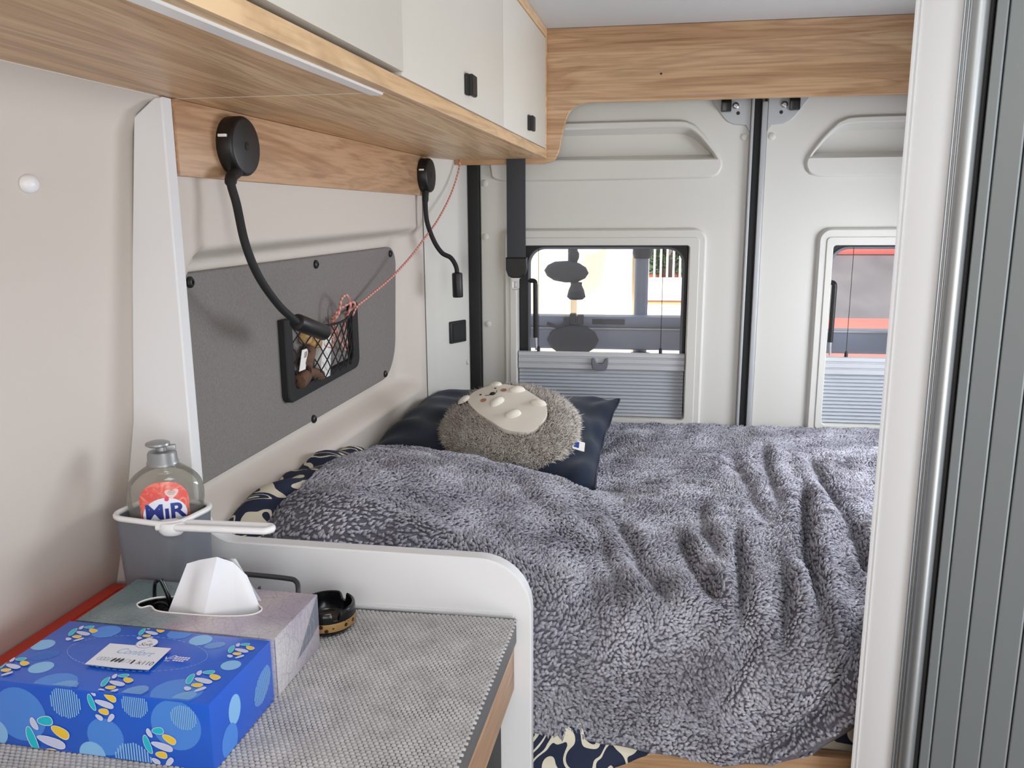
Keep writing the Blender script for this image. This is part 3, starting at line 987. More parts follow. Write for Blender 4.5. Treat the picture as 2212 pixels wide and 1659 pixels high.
# anti-slip mat: rows of foam beads, real relief
m, nt, b = new_mat('mat_foam')
b.inputs['Roughness'].default_value = 0.85
tc = nt.nodes.new('ShaderNodeTexCoord')
nz = nt.nodes.new('ShaderNodeTexNoise'); nz.inputs['Scale'].default_value = 30
nt.links.new(tc.outputs['Object'], nz.inputs['Vector'])
rp = nt.nodes.new('ShaderNodeValToRGB')
rp.color_ramp.elements[0].position = 0.3; rp.color_ramp.elements[0].color = lin((176, 173, 173))
rp.color_ramp.elements[1].position = 0.7; rp.color_ramp.elements[1].color = lin((198, 195, 195))
nt.links.new(nz.outputs['Fac'], rp.inputs[0])
nt.links.new(rp.outputs[0], b.inputs['Base Color'])
M['mat_foam'] = m
mt = thing('anti_slip_mat', 'grey beaded anti-slip mat covering the worktop', 'mat', (-0.4, 0.7, 0.8975))
box('backing', (-0.735, 0.20, 0.8976), (-0.1515, 1.0110, 0.8998), mat('mat_backing', (86, 84, 84), 0.9), mt, bev=0.0006, f=L)
px, py = 0.0062, 0.0046
xs = np.arange(-0.700, -0.1500, px)
ysr = np.arange(0.56, 1.010, py)
bead_v = np.array([(-0.5, -0.5, 0), (0.5, -0.5, 0), (0.5, 0.5, 0), (-0.5, 0.5, 0), (-0.30, -0.26, 1), (0.30, -0.26, 1), (0.30, 0.26, 1), (-0.30, 0.26, 1)], float)
bead_f = np.array([(0, 1, 5, 4), (1, 2, 6, 5), (2, 3, 7, 6), (3, 0, 4, 7), (4, 5, 6, 7)])
C_ = []
for j, y in enumerate(ysr):
    C_.append(np.stack([xs + (px / 2 if j % 2 else 0), np.full(len(xs), y)], 1))
C_ = np.concatenate(C_)
C_ = C_[C_[:, 0] < -0.1500]
sx_ = px * 0.98 * RNG.uniform(0.92, 1.04, len(C_)); sy_ = py * 0.80 * RNG.uniform(0.9, 1.05, len(C_)); sz_ = 0.0021 * RNG.uniform(0.8, 1.15, len(C_))
BV = np.zeros((len(C_), 8, 3))
BV[:, :, 0] = C_[:, None, 0] + bead_v[None, :, 0] * sx_[:, None]
BV[:, :, 1] = C_[:, None, 1] + bead_v[None, :, 1] * sy_[:, None]
BV[:, :, 2] = 0.9001 + bead_v[None, :, 2] * sz_[:, None] + 0.0008 * np.sin(C_[:, None, 1] * 70) * np.sin(C_[:, None, 0] * 23)
BV[:, :, 0] += 0.045 * (BV[:, :, 1] - 1.05)
BF = (bead_f[None] + (np.arange(len(C_)) * 8)[:, None, None]).reshape(-1, 4)
o = mesh('beading', BV.reshape(-1, 3), BF, M['mat_foam'], mt, smooth=179); o['kind'] = 'stuff'
TOPZ = 0.9022

# ------------------------------------------------------------------ bed
bf = thing('bed_frame', 'oak bed front board under the hanging blanket', 'bed frame', (0.2, 1.16, 0))
box('front_board', (-0.13, 1.128, 0.0), (0.98, 1.146, 0.655), M['wood_x'], bf, bev=0.002)
box('slatted_base', (-0.60, 1.150, 0.62), (0.98, 2.33, 0.69), M['cab_white'], bf, bev=0.002)
o = box('mattress', (-0.592, 1.152, 0.69), (0.98, 2.325, 0.822), mat('mattress_ticking', (66, 72, 88), 0.9), None, bev=0.03, seg=4)
tag(o, 'dark mattress under the grey blanket', 'mattress')

R_, YE, Z0, YR, AM = 0.09, 1.20, 0.848, 2.335, math.radians(86)


def base_path(s):
    """bed surface from the rear (s = 0) over the rounded front edge and down; returns y, z, normal y, normal z"""
    s1 = YR - YE
    La = R_ * AM
    a = np.clip((s - s1) / R_, 0, AM)
    e = np.clip(s - s1 - La, 0, None)
    y = YR - np.minimum(s, s1) - R_ * np.sin(a) - e * math.cos(AM)
    z = Z0 - R_ + R_ * np.cos(a) - e * math.sin(AM)
    return y, z, -np.sin(a), np.cos(a)


_ph = RNG.uniform(0, 6.28, (24,)); _fx = RNG.normal(0, 1, (24, 2)); _fx /= np.linalg.norm(_fx, axis=1, keepdims=True)


def ripple(x, s, wl):
    k = np.zeros_like(x)
    for i in range(12):
        w = 2 * pi / (wl * (0.7 + 0.06 * i))
        k = k + np.sin((_fx[i, 0] * x + _fx[i, 1] * s) * w + _ph[i])
    return k / 12 ** 0.5


def mound(x, s):
    y = YR - s
    a = np.sqrt(np.clip(sstep(-0.02, -0.45, x), 0, 1))
    amp = 0.107 + 0.045 * sstep(-0.22, -0.52, x) * sstep(1.66, 1.36, y)
    rear = sstep(1.735, 1.60, y)
    return amp * a * rear * (1 - 0.35 * sstep(1.16, 1.36, s))


FOLDS = [  # (s, x) polyline, depth, width, ridge, side, reach
    ([(0.50, 0.372), (0.81, 0.320), (0.92, 0.303), (1.10, 0.285), (1.20, 0.270)], 0.034, 0.011, 0.014, 1),
    ([(0.80, 0.192), (1.00, 0.179), (1.10, 0.170), (1.19, 0.158)], 0.024, 0.010, 0.013, 1),
    ([(0.84, 0.080), (1.01, 0.104), (1.15, 0.130)], 0.020, 0.011, 0.012, 1),
    ([(0.78, -0.040), (1.02, 0.011), (1.16, 0.058)], 0.013, 0.014, 0.012, 1),
    ([(0.95, 0.256), (1.09, 0.241), (1.21, 0.214)], 0.022, 0.010, 0.013, 1),
    ([(0.76, 0.418), (0.98, 0.386)], 0.028, 0.012, 0.014, 1),
    ([(0.25, 0.230), (0.58, 0.245), (0.82, 0.252)], 0.010, 0.016, 0.008, -1),
    ([(0.20, 0.43), (0.50, 0.41), (0.76, 0.409), (0.98, 0.334)], 0.014, 0.013, 0.012, -1),
    ([(0.15, 0.330), (0.48, 0.300), (0.72, 0.290)], 0.012, 0.014, 0.010, 1),
    ([(1.17, 0.185), (1.23, 0.160), (1.30, 0.125)], 0.012, 0.012, 0.008, 1),
    ([(1.10, 0.350), (1.18, 0.326), (1.235, 0.303), (1.291, 0.272), (1.34, 0.223), (1.37, 0.17)], 0.018, 0.012, 0.024, 1),
    ([(0.86, -0.075), (1.00, -0.050), (1.17, -0.018)], 0.009, 0.016, 0.010, 1),
    ([(0.66, 0.14), (0.85, 0.13), (0.98, 0.145)], 0.010, 0.013, 0.009, 1),
    ([(1.0, -0.10), (1.15, -0.06), (1.28, -0.05)], 0.012, 0.020, 0.010, 1),
    ([(0.70, -0.30), (0.85, -0.20), (0.95, -0.16)], 0.005, 0.020, 0.006, 1),
]


def folds(x, s):
    h = np.zeros_like(x)
    for pts, d, w, rg, side in FOLDS:
        ss = [p[0] for p in pts]; xx = [p[1] for p in pts]
        xc = np.interp(s, ss, xx)
        sl_ = (xx[-1] - xx[0]) / (ss[-1] - ss[0])
        dx = (x - xc) / math.sqrt(1 + sl_ * sl_)
        L_ = ss[-1] - ss[0]
        fade = sstep(ss[0] - 0.02, ss[0] + 0.3 * L_, s) * sstep(ss[-1] + 0.03, ss[-1] - 0.25 * L_, s)
        h = h + fade * (-d * np.exp(-(dx / w) ** 2) + rg * np.exp(-((dx - side * 2.2 * w) / (1.7 * w)) ** 2) + 0.6 * rg * np.exp(-((dx + side * 2.6 * w) / (2.0 * w)) ** 2))
    return h


def cover(x, s, drop=0.0, fold=1.0):
    y, z, ny, nz = base_path(s)
    h = mound(x, s) + fold * (folds(x, s) + 0.0035 * ripple(x, s, 0.22) + 0.0018 * ripple(s, x, 0.07)) - drop
    h = h - 0.075 * sstep(-0.532, -0.582, x) ** 1.5 * (mound(x, s) > 0.02)
    return np.stack([x + 0 * s, y + ny * h, z + nz * h], -1)


hem_s = lambda x: np.interp(x, [-0.65, -0.16, -0.143, -0.037, 0.135, 0.259, 0.312, 0.34, 1.0], [1.345, 1.345, 1.347, 1.371, 1.390, 1.362, 1.312, 1.262, 1.25])
NX, NS = 300, 330
xg = np.linspace(-0.578, 0.95, NX)
tg_ = np.linspace(0, 1, NS)
XX = np.tile(xg, (NS, 1))
SS = tg_[:, None] * hem_s(xg)[None, :]
PB = cover(XX, SS)


def sheet_faces(P, extra=None):
    return grid_faces(P.shape[0], P.shape[1])


bl = thing('fleece_blanket', 'fluffy grey fleece blanket spread over the bed', 'blanket', (0.15, 1.7, 0.65))
M['fleece_base'] = mat('fleece_base', (100, 98, 108), 0.95, sheen=0.3, spec=0.1)
mesh('cloth', PB.reshape(-1, 3), grid_faces(NS, NX), M['fleece_base'], bl, smooth=179)

# pile: rows of small tufts
m, nt, b = new_mat('fleece_pile')
at = nt.nodes.new('ShaderNodeAttribute'); at.attribute_name = 'shade'
rp = nt.nodes.new('ShaderNodeValToRGB')
rp.color_ramp.elements[0].position = 0.0; rp.color_ramp.elements[0].color = lin((94, 91, 102))
rp.color_ramp.elements[1].position = 1.0; rp.color_ramp.elements[1].color = lin((190, 189, 200))
nt.links.new(at.outputs['Fac'], rp.inputs[0])
nt.links.new(rp.outputs[0], b.inputs['Base Color'])
b.inputs['Roughness'].default_value = 0.8
b.inputs['Specular IOR Level'].default_value = 0.2
b.inputs['Sheen Weight'].default_value = 0.35
b.inputs['Sheen Roughness'].default_value = 0.35
M['fleece'] = m


def tufts(name, cover_f, x0, x1, smax_f, step, ln, wd, ht, m, parent, keep=None):
    xs_ = np.arange(x0, x1, step)
    ss_ = np.arange(0.01, 1.40, step * 0.86)
    X_, S_ = np.meshgrid(xs_, ss_)
    X_ = X_ + (np.arange(len(ss_)) % 2)[:, None] * step * 0.5
    X_ = X_.ravel() + RNG.normal(0, step * 0.22, X_.size); S_ = S_.ravel() + RNG.normal(0, step * 0.22, S_.size)
    ok = (S_ < smax_f(X_) - 0.002) & (X_ < x1) & (X_ > x0)
    if keep is not None:
        ok &= keep(X_, S_)
    X_, S_ = X_[ok], S_[ok]
    e = 0.004
    p = cover_f(X_, S_)
    du = cover_f(X_ + e, S_) - cover_f(X_ - e, S_)
    dv = cover_f(X_, S_ + e) - cover_f(X_, S_ - e)
    n = np.cross(dv, du)
    n /= np.maximum(np.linalg.norm(n, axis=1, keepdims=True), 1e-9)
    n *= np.where(n[:, 2:3] + 0.3 * -n[:, 1:2] < 0, -1, 1)
    ang = 0.5 + 1.1 * ripple(X_, S_, 0.35) + 0.7 * ripple(S_, X_, 0.05) + RNG.normal(0, 0.45, len(X_))
    du /= np.linalg.norm(du, axis=1, keepdims=True)
    t0 = du * np.cos(ang)[:, None] + np.cross(n, du) * np.sin(ang)[:, None]
    tilt = RNG.uniform(0.10, 0.55, len(X_))[:, None]
    t = t0 * np.cos(tilt) + n * np.sin(tilt)
    nn_ = n * np.cos(tilt) - t0 * np.sin(tilt)
    w = np.cross(nn_, t)
    k = RNG.uniform(0.75, 1.25, (len(X_), 1))
    ln_, wd_, ht_ = ln * k, wd * RNG.uniform(0.8, 1.25, (len(X_), 1)), ht * k
    c = p + n * 0.0015
    # grain-like tuft: tail, two flanks, back, belly, nose
    V = np.stack([c - t * ln_ * 0.42, c + w * wd_ * 0.5 + t * ln_ * 0.02, c + nn_ * ht_ * 0.62 + t * ln_ * 0.05, c - w * wd_ * 0.5 + t * ln_ * 0.02, c - nn_ * ht_ * 0.4, c + t * ln_ * 0.62 + nn_ * ht_ * 0.2], 1)
    F0 = np.array([(0, 1, 2), (0, 2, 3), (0, 3, 4), (0, 4, 1), (5, 2, 1), (5, 3, 2), (5, 4, 3), (5, 1, 4)])
    F = (F0[None] + (np.arange(len(X_)) * 6)[:, None, None]).reshape(-1, 3)
    o = mesh(name, V.reshape(-1, 3), F, m, parent, smooth=179)
    sh_ = np.clip(0.46 + 0.18 * ripple(X_ * 1.3, S_, 0.16) + RNG.normal(0, 0.13, len(X_)), 0, 1)
    a = o.data.attributes.new('shade', 'FLOAT', 'POINT')
    vals = np.repeat(sh_, 6).reshape(-1, 6) + np.array([-0.18, 0, 0.06, 0, -0.25, 0.18])
    a.data.foreach_set('value', np.clip(vals, 0, 1).ravel())
    o['kind'] = 'stuff'
    return o


tufts('pile', cover, -0.581, 0.72, hem_s, 0.0056, 0.0108, 0.0074, 0.0050, M['fleece'], bl)

# duvet with a navy and cream leaf print, showing beyond the blanket's edges
m, nt, b = new_mat('leaf_print')
tc = nt.nodes.new('ShaderNodeTexCoord')
mp = nt.nodes.new('ShaderNodeMapping'); mp.inputs['Scale'].default_value = (11, 17, 11); mp.inputs['Rotation'].default_value = (0.3, 0.5, 0.9)
nz = nt.nodes.new('ShaderNodeTexNoise'); nz.inputs['Scale'].default_value = 0.9; nz.inputs['Detail'].default_value = 0.6; nz.inputs['Distortion'].default_value = 1.3
nt.links.new(tc.outputs['Object'], mp.inputs[0]); nt.links.new(mp.outputs[0], nz.inputs['Vector'])
mu = nt.nodes.new('ShaderNodeMath'); mu.operation = 'MULTIPLY'; mu.inputs[1].default_value = 5.5
pp = nt.nodes.new('ShaderNodeMath'); pp.operation = 'PINGPONG'; pp.inputs[1].default_value = 0.5
nt.links.new(nz.outputs['Fac'], mu.inputs[0]); nt.links.new(mu.outputs[0], pp.inputs[0])
rp = nt.nodes.new('ShaderNodeValToRGB'); rp.color_ramp.interpolation = 'CONSTANT'
rp.color_ramp.elements[0].position = 0.0; rp.color_ramp.elements[0].color = lin((30, 40, 66))
rp.color_ramp.elements[1].position = 0.37; rp.color_ramp.elements[1].color = lin((222, 216, 196))
nt.links.new(pp.outputs[0], rp.inputs[0]); nt.links.new(rp.outputs[0], b.inputs['Base Color'])
b.inputs['Roughness'].default_value = 0.85
M['leaf_print'] = m
du_hem = lambda x: np.interp(x, [-0.7, -0.14, -0.06, 0.0, 0.03, 0.06, 0.27, 0.30, 0.95], [1.44, 1.43, 1.425, 1.405, 1.39, 1.36, 1.33, 1.355, 1.355])
xd = np.linspace(-0.630, 0.95, 220)
sd = np.linspace(0.0, 1, 170)


def duvet(x, s):
    y, z, ny, nz_ = base_path(s)
    xc = np.clip(x, -0.598, 9)
    h = mound(xc, s) * 1.0 - 0.012 - 0.045 * sstep(-0.545, -0.48, x) * sstep(1.33, 1.22, s) - 0.022 * sstep(-0.545, -0.48, x) * sstep(0.03, 0.08, x) + 0.004 * ripple(x * 2, s * 2, 0.2) + 0.006 * ripple(s, x, 0.13) * sstep(-0.5, -0.6, x)
    h = h + 0.004 * sstep(-0.545, -0.58, x) - 0.085 * (1 - np.sqrt(np.clip(1 - np.clip((-0.596 - x) / 0.034, 0, 1) ** 2, 0, 1))) * (mound(xc, s) > 0.015)
    shift = 0.045 * (y - 1.25) * sstep(-0.52, -0.60, x)
    return np.stack([x + shift, y + ny * h + 0.012 * 0, z + nz_ * h], -1)


XD = np.tile(xd, (len(sd), 1)); SD = sd[:, None] * du_hem(xd)[None, :]
PD = duvet(XD, SD)
o = mesh('duvet', PD.reshape(-1, 3), grid_faces(len(sd), len(xd)), M['leaf_print'], None, smooth=179)
sm = o.modifiers.new('thickness', 'SOLIDIFY'); sm.thickness = 0.006; sm.offset = -1
tag(o, 'navy duvet with cream leaf print peeking out under the blanket', 'duvet')

# ------------------------------------------------------------------ pillow
nu, nv = 72, 72
uu, vv = np.meshgrid(np.linspace(-1, 1, nu), np.linspace(-1, 1, nv))


def pillow_side(sgn):
    ou = uu * (1 - 0.055 * (1 - vv ** 2)) ; ov = vv * (1 - 0.05 * (1 - uu ** 2))
    t = (np.clip(1 - np.abs(uu) ** 2.6, 0, 1) * np.clip(1 - np.abs(vv) ** 2.6, 0, 1)) ** 0.55
    x = ou * 0.272; y = ov * 0.325
    ca, sa = math.cos(-0.05), math.sin(-0.05)
    X_ = -0.335 + x * ca - y * sa; Y_ = 1.955 + x * sa + y * ca
    wr_ = 0.006 * np.sin(uu * 9 + 3 * vv + 1.5 * np.sin(vv * 4)) * t + 0.004 * np.sin(uu * 26 + 4 * np.sin(vv * 3)) * sstep(0.55, 0.95, uu) + 0.005 * np.sin(vv * 17 + uu * 6) * sstep(-0.2, -0.9, uu) * t + 0.004 * np.sin(vv * 13 - uu * 7) * np.abs(uu) ** 2
    th = (0.062 if sgn > 0 else 0.045) * t
    Zc = 0.902 + 0.020 * vv + 0.012 * np.exp(-((uu + 0.8) / 0.4) ** 2) + 0.006 * np.sin(uu * 5 + vv * 3)
    return np.stack([X_, Y_, Zc + sgn * th + wr_], -1).reshape(-1, 3)


A, B = pillow_side(1), pillow_side(-1)
idx = np.arange(nu * nv).reshape(nv, nu)
F = grid_faces(nv, nu) + [tuple(i + nu * nv for i in q[::-1]) for q in grid_faces(nv, nu)]
rim = list(idx[0, :-1]) + list(idx[:-1, -1]) + list(idx[-1, :0:-1]) + list(idx[:0:-1, 0])
for i in range(len(rim)):
    a, b_ = rim[i], rim[(i + 1) % len(rim)]
    F.append((a, a + nu * nv, b_ + nu * nv, b_))
pw = thing('pillow', 'dark navy velvet pillow lying against the rear wall', 'pillow', (-0.335, 1.955, 0.86))
mesh('cushion', np.concatenate([A, B]), F, M['navy_velvet'], pw, smooth=179)
pts = [A[i] * 0.5 + B[i] * 0.5 for i in rim]
tube('piping', pts, 0.0028, M['navy_velvet'], pw, n=6, closed=True)

# ------------------------------------------------------------------ plush hedgehog cushion
th = math.radians(25)
E1 = np.array([1.0, 0, 0]); E2 = np.array([0, math.cos(th), math.sin(th)]); E3 = np.cross(E1, E2)
HC = np.array([-0.282, 1.774, 0.987]) - E3 * 0.030
HR = 0.149


def hedge(u, v, up=0.0):
    """top surface of the cushion at (u, v)"""
    r = np.sqrt(u * u + v * v) / HR
    h = 0.034 * np.sqrt(np.clip(1 - r ** 2.6, 0, 1)) + 0.003 * np.cos(3 * np.arctan2(v, u)) * r
    return HC + np.multiply.outer(u, E1) + np.multiply.outer(v, E2) + np.multiply.outer(h + up, E3)


hc = thing('hedgehog_cushion', 'round plush hedgehog cushion with white face on the navy pillow', 'cushion', tuple(HC - E3 * 0.03))
rs = HR * np.sin(np.linspace(0, pi / 2, 16)); na = 48
V = []
for r in rs:
    for k in range(na):
        a = 2 * pi * k / na
        V.append(hedge(np.array(r * math.cos(a)), np.array(r * math.sin(a))))
nt_ = len(rs) * na
for r in rs[::-1]:
    for k in range(na):
        a = 2 * pi * k / na
        h = 0.030 * math.sqrt(max(0, 1 - (r / HR) ** 2.6))
        V.append(HC + E1 * r * math.cos(a) + E2 * r * math.sin(a) - E3 * h)
mesh('body', V, grid_faces(2 * len(rs), na, wrap=True), mat('plush_base', (118, 106, 100), 0.95, sheen=0.2), hc, smooth=179)

FACE = smooth_closed([(-0.1057, 0.0659), (-0.0984, 0.0431), (-0.0751, 0.009), (-0.0525, -0.0144), (-0.0274, -0.037), (-0.0035, -0.0545), (0.0243, -0.060), (0.0537, -0.0553), (0.075, -0.0318), (0.0851, 0.0021), (0.0822, 0.0314), (0.0651, 0.0607), (0.0437, 0.083), (0.0187, 0.1055), (-0.0088, 0.1178), (-0.0358, 0.1240), (-0.0614, 0.1200), (-0.0796, 0.1110), (-0.0991, 0.0925)], 3)
fc = np.array([-0.008, 0.035])
FV = [fc]; rings = 7
for q in range(1, rings + 1):
    for p in FACE:
        FV.append(fc + (np.array(p) - fc) * q / rings)
FV = np.array(FV)
nF = len(FACE)
FF = [(0, 1 + i, 1 + (i + 1) % nF) for i in range(nF)]
for q in range(rings - 1):
    for i in range(nF):
        a = 1 + q * nF
        FF.append((a + i, a + nF + i, a + nF + (i + 1) % nF, a + (i + 1) % nF))
UP = 0.0135
top_ = hedge(FV[:, 0], FV[:, 1], UP)
n0 = len(top_)
bot_ = hedge(FV[-nF:, 0], FV[-nF:, 1], 0.002)
FF += [(n0 - nF + i, n0 + i, n0 + (i + 1) % nF, n0 - nF + (i + 1) % nF) for i in range(nF)]
M['plush_white'] = mat('plush_white', (226, 220, 208), 0.9, sheen=0.3, bump=(700, 0.3, 0.001))
fcm = mesh('face_patch', np.concatenate([top_, bot_]), FF, M['plush_white'], hc, smooth=50)
fix_normals(fcm)


def flat_patch(name, poly, up, m, parent):
    c = np.mean(np.array(poly), 0)
    P = np.concatenate([[c], np.array(poly)])
    V = hedge(P[:, 0], P[:, 1], up)
    n = len(poly)
    return mesh(name, V, [(0, 1 + i, 1 + (i + 1) % n) for i in range(n)], m, parent)


def puff(name, u, v, ru, rv, rot, h, m, parent, up=UP):
    V = []
    ri = np.linspace(0, 1, 7); n = 22
    for q in ri:
        for k in range(n):
            a = 2 * pi * k / n
            x, y = ru * q * math.cos(a), rv * q * math.sin(a)
            V.append(hedge(np.array(u + x * math.cos(rot) - y * math.sin(rot)), np.array(v + x * math.sin(rot) + y * math.cos(rot)), up - 0.001 + h * math.sqrt(max(0, 1 - q * q))))
    return fix_normals(mesh(name, V, grid_faces(7, n, wrap=True), m, parent, smooth=179))


puff('ear', -0.0490, 0.1245, 0.0165, 0.0135, -0.5, 0.009, M['plush_white'], fcm)
puff('ear', -0.1155, 0.0650, 0.0165, 0.0135, 0.9, 0.009, M['plush_white'], fcm)
for (u, v, rot) in ((-0.0310, 0.0375, 0.85), (0.0070, 0.0925, 0.3), (0.0110, -0.0060, 0.45), (0.0620, 0.0410, -0.1)):
    puff('paw', u, v, 0.0200, 0.0115, rot, 0.012, M['plush_white'], fcm)
M['felt_black'] = mat('felt_black', (18, 18, 20), 0.7)
M['felt_tan'] = mat('felt_tan', (176, 128, 100), 0.8)
flat_patch('eye', circle(-0.0760, 0.0712, 0.0030, 12), UP + 0.0008, M['felt_black'], fcm)
flat_patch('eye', circle(-0.0452, 0.0975, 0.0030, 12), UP + 0.0008, M['felt_black'], fcm)
puff('nose', -0.0475, 0.0722, 0.0074, 0.0068, 0.4, 0.004, M['felt_black'], fcm, up=UP + 0.0005)
flat_patch('cheek', circle(-0.0650, 0.0467, 0.0072, 16), UP + 0.0008, M['felt_tan'], fcm)
flat_patch('cheek', circle(-0.0240, 0.0884, 0.0072, 16), UP + 0.0008, M['felt_tan'], fcm)
for ml in ([(-0.0640, 0.0662), (-0.0590, 0.0650), (-0.0530, 0.0668)], [(-0.0405, 0.0745), (-0.0385, 0.0800), (-0.0405, 0.0868)]):
    q = np.array(smooth_open([np.array(p) for p in ml], 5))
    tube('mouth', hedge(q[:, 0], q[:, 1], UP + 0.0008), 0.0006, M['felt_black'], fcm, n=5)
# woven tag at the rim
tv = lambda u, d, v: tuple(HC + E1 * (0.146 + u) + E2 * (-0.050 + v) + E3 * (0.006 + d - 0.35 * u))
tgp = plate('tag', rrect(0.0, -0.014, 0.026, 0.016, 0.002, 3), [], 0.0, -0.0008, M['paper'], hc, f=tv, ch=0)
plate('tag_print', rrect(0.003, -0.008, 0.014, 0.011, 0.001, 2), [], 0.0004, 0.0001, M['ink_blue'], tgp, f=tv, ch=0)

# fur
face_np = np.array(FACE)


def in_face(u, v, grow=1.0):
    P = fc + (face_np - fc) * grow
    ins = np.zeros(len(u), bool)
    j = len(P) - 1
    for i in range(len(P)):
        c1 = (P[i, 1] > v) != (P[j, 1] > v)
        xi = (P[j, 0] - P[i, 0]) * (v - P[i, 1]) / (P[j, 1] - P[i, 1] + 1e-12) + P[i, 0]
        ins ^= c1 & (u < xi)
        j = i
    return ins


NH = 32000
q = np.sqrt(RNG.uniform(0, 1, NH)); a = RNG.uniform(0, 2 * pi, NH)
u, v = HR * q * np.cos(a), HR * q * np.sin(a)
ok = ~in_face(u, v, 1.02)
ok &= (np.hypot(u + 0.049, v - 0.1245) > 0.016) & (np.hypot(u + 0.1155, v - 0.065) > 0.016)
u, v, q, a = u[ok], v[ok], q[ok], a[ok]
root = hedge(u, v, -0.001)
nside = 4500
aS = RNG.uniform(0, 2 * pi, nside); hS = RNG.uniform(-0.024, 0.012, nside)
rS = HR * (1 - np.abs(hS / 0.034) ** 2.6) ** (1 / 2.6)
rootS = HC + np.outer(rS * np.cos(aS), E1) + np.outer(rS * np.sin(aS), E2) + np.outer(hS, E3)
dirn = np.outer(np.cos(a), E1) * q[:, None] * 0.9 + np.outer(np.sin(a), E2) * q[:, None] * 0.9 + E3 * (1.05 - 0.6 * q[:, None] ** 3)
dirS = np.outer(np.cos(aS), E1) + np.outer(np.sin(aS), E2) + np.outer(hS / 0.05, E3)
root = np.concatenate([root, rootS]); dirn = np.concatenate([dirn, dirS])
swirl = np.stack([np.sin(root[:, 1] * 90 + root[:, 0] * 40), np.cos(root[:, 0] * 80), 0 * root[:, 0]], 1) * 0.55
dirn = dirn + swirl + RNG.normal(0, 0.35, dirn.shape)
dirn /= np.linalg.norm(dirn, axis=1, keepdims=True)
ln = RNG.uniform(0.010, 0.017, (len(root), 1))
side = np.cross(dirn, RNG.normal(0, 1, dirn.shape)); side /= np.linalg.norm(side, axis=1, keepdims=True)
sd2 = np.cross(dirn, side)
w_ = 0.00105
mid = root + dirn * ln * 0.55 + RNG.normal(0, 0.0008, root.shape)
tip = mid + (dirn + RNG.normal(0, 0.35, root.shape) + np.array([0, -0.1, -0.15])) * ln * 0.5
V = np.stack([root + side * w_, root - side * w_ * 0.6 + sd2 * w_, root - side * w_ * 0.6 - sd2 * w_,
              mid + side * w_ * 0.8, mid - side * w_ * 0.5 + sd2 * w_ * 0.8, mid - side * w_ * 0.5 - sd2 * w_ * 0.8, tip], 1)
F0 = [(0, 1, 4, 3), (1, 2, 5, 4), (2, 0, 3, 5), (3, 4, 6), (4, 5, 6), (5, 3, 6)]
F = [tuple(np.array(f0) + 7 * i) for i in range(len(root)) for f0 in F0]
m, nt, b = new_mat('hedgehog_fur')
at = nt.nodes.new('ShaderNodeAttribute'); at.attribute_name = 'shade'
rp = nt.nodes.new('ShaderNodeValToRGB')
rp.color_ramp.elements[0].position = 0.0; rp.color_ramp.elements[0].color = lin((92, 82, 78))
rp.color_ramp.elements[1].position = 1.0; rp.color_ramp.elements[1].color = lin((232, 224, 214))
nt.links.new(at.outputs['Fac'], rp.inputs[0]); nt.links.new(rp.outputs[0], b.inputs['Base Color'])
b.inputs['Roughness'].default_value = 0.7
b.inputs['Specular IOR Level'].default_value = 0.2
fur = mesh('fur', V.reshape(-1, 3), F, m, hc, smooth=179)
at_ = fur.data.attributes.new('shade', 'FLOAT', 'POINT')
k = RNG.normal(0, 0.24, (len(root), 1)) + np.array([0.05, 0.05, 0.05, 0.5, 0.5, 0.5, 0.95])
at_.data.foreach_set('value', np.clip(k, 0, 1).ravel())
fur['kind'] = 'stuff'

# ------------------------------------------------------------------ things on the worktop
ROT = -math.atan(0.042)


def clip_rect(poly, x0, y0, x1, y1):
    def cut(p, f):
        out = []
        for i in range(len(p)):
            a, b = p[i - 1], p[i]
            fa, fb = f(a), f(b)
            if fa >= 0:
                if fb >= 0:
                    out.append(b)
                else:
                    t = fa / (fa - fb); out.append((a[0] + (b[0] - a[0]) * t, a[1] + (b[1] - a[1]) * t))
            elif fb >= 0:
                t = fa / (fa - fb); out.append((a[0] + (b[0] - a[0]) * t, a[1] + (b[1] - a[1]) * t)); out.append(b)
        return out
    for f in (lambda p: p[0] - x0, lambda p: x1 - p[0], lambda p: p[1] - y0, lambda p: y1 - p[1]):
        if len(poly) < 3:
            return []
        poly = cut(poly, f)
    return poly


class Print:
    """flat print on one face of a box: polygons in the face's own (u, v)"""
    def __init__(self, f, bounds):
        self.f, self.b, self.V, self.F, self.mi, self.k, self.mats = f, bounds, [], [], [], 0, []

    def mat_i(self, m):
        if m not in self.mats:
            self.mats.append(m)
        return self.mats.index(m)

    def poly(self, p, m, clip=True):
        if clip:
            p = clip_rect(list(p), *self.b)
        if len(p) < 3:
            return
        self.k += 1
        d = 0.00012 + 0.000012 * self.k
        s = len(self.V)
        self.V += [self.f(x, y, d) for x, y in p]
        self.F.append(tuple(range(s, s + len(p)))); self.mi.append(self.mat_i(m))

    def text(self, body, x, y, size, m, rot=0.0, sx=1.0, sy=1.0, shear=0.0, bold=0.0):
        V, F = text_geo(body, size, shear, bold)
        self.k += 1
        d = 0.00012 + 0.000012 * self.k
        s = len(self.V)
        c, q = math.cos(rot), math.sin(rot)
        for a, b in V:
            a *= sx; b *= sy
            self.V.append(self.f(x + a * c - b * q, y + a * q + b * c, d))
        for fc_ in F:
            self.F.append(tuple(i + s for i in fc_)); self.mi.append(self.mat_i(m))

    def line(self, pts, w, m):
        for a, b in zip(pts[:-1], pts[1:]):
            a, b = np.array(a), np.array(b)
            t = b - a
            n = np.array([-t[1], t[0]]) / max(np.linalg.norm(t), 1e-9) * w / 2
            self.poly([tuple(a + n), tuple(a - n), tuple(b - n), tuple(b + n)], m)

    def build(self, name, parent):
        o = mesh(name, self.V, self.F, self.mats, parent, mi=self.mi)
        o['kind'] = 'stuff'
        return o


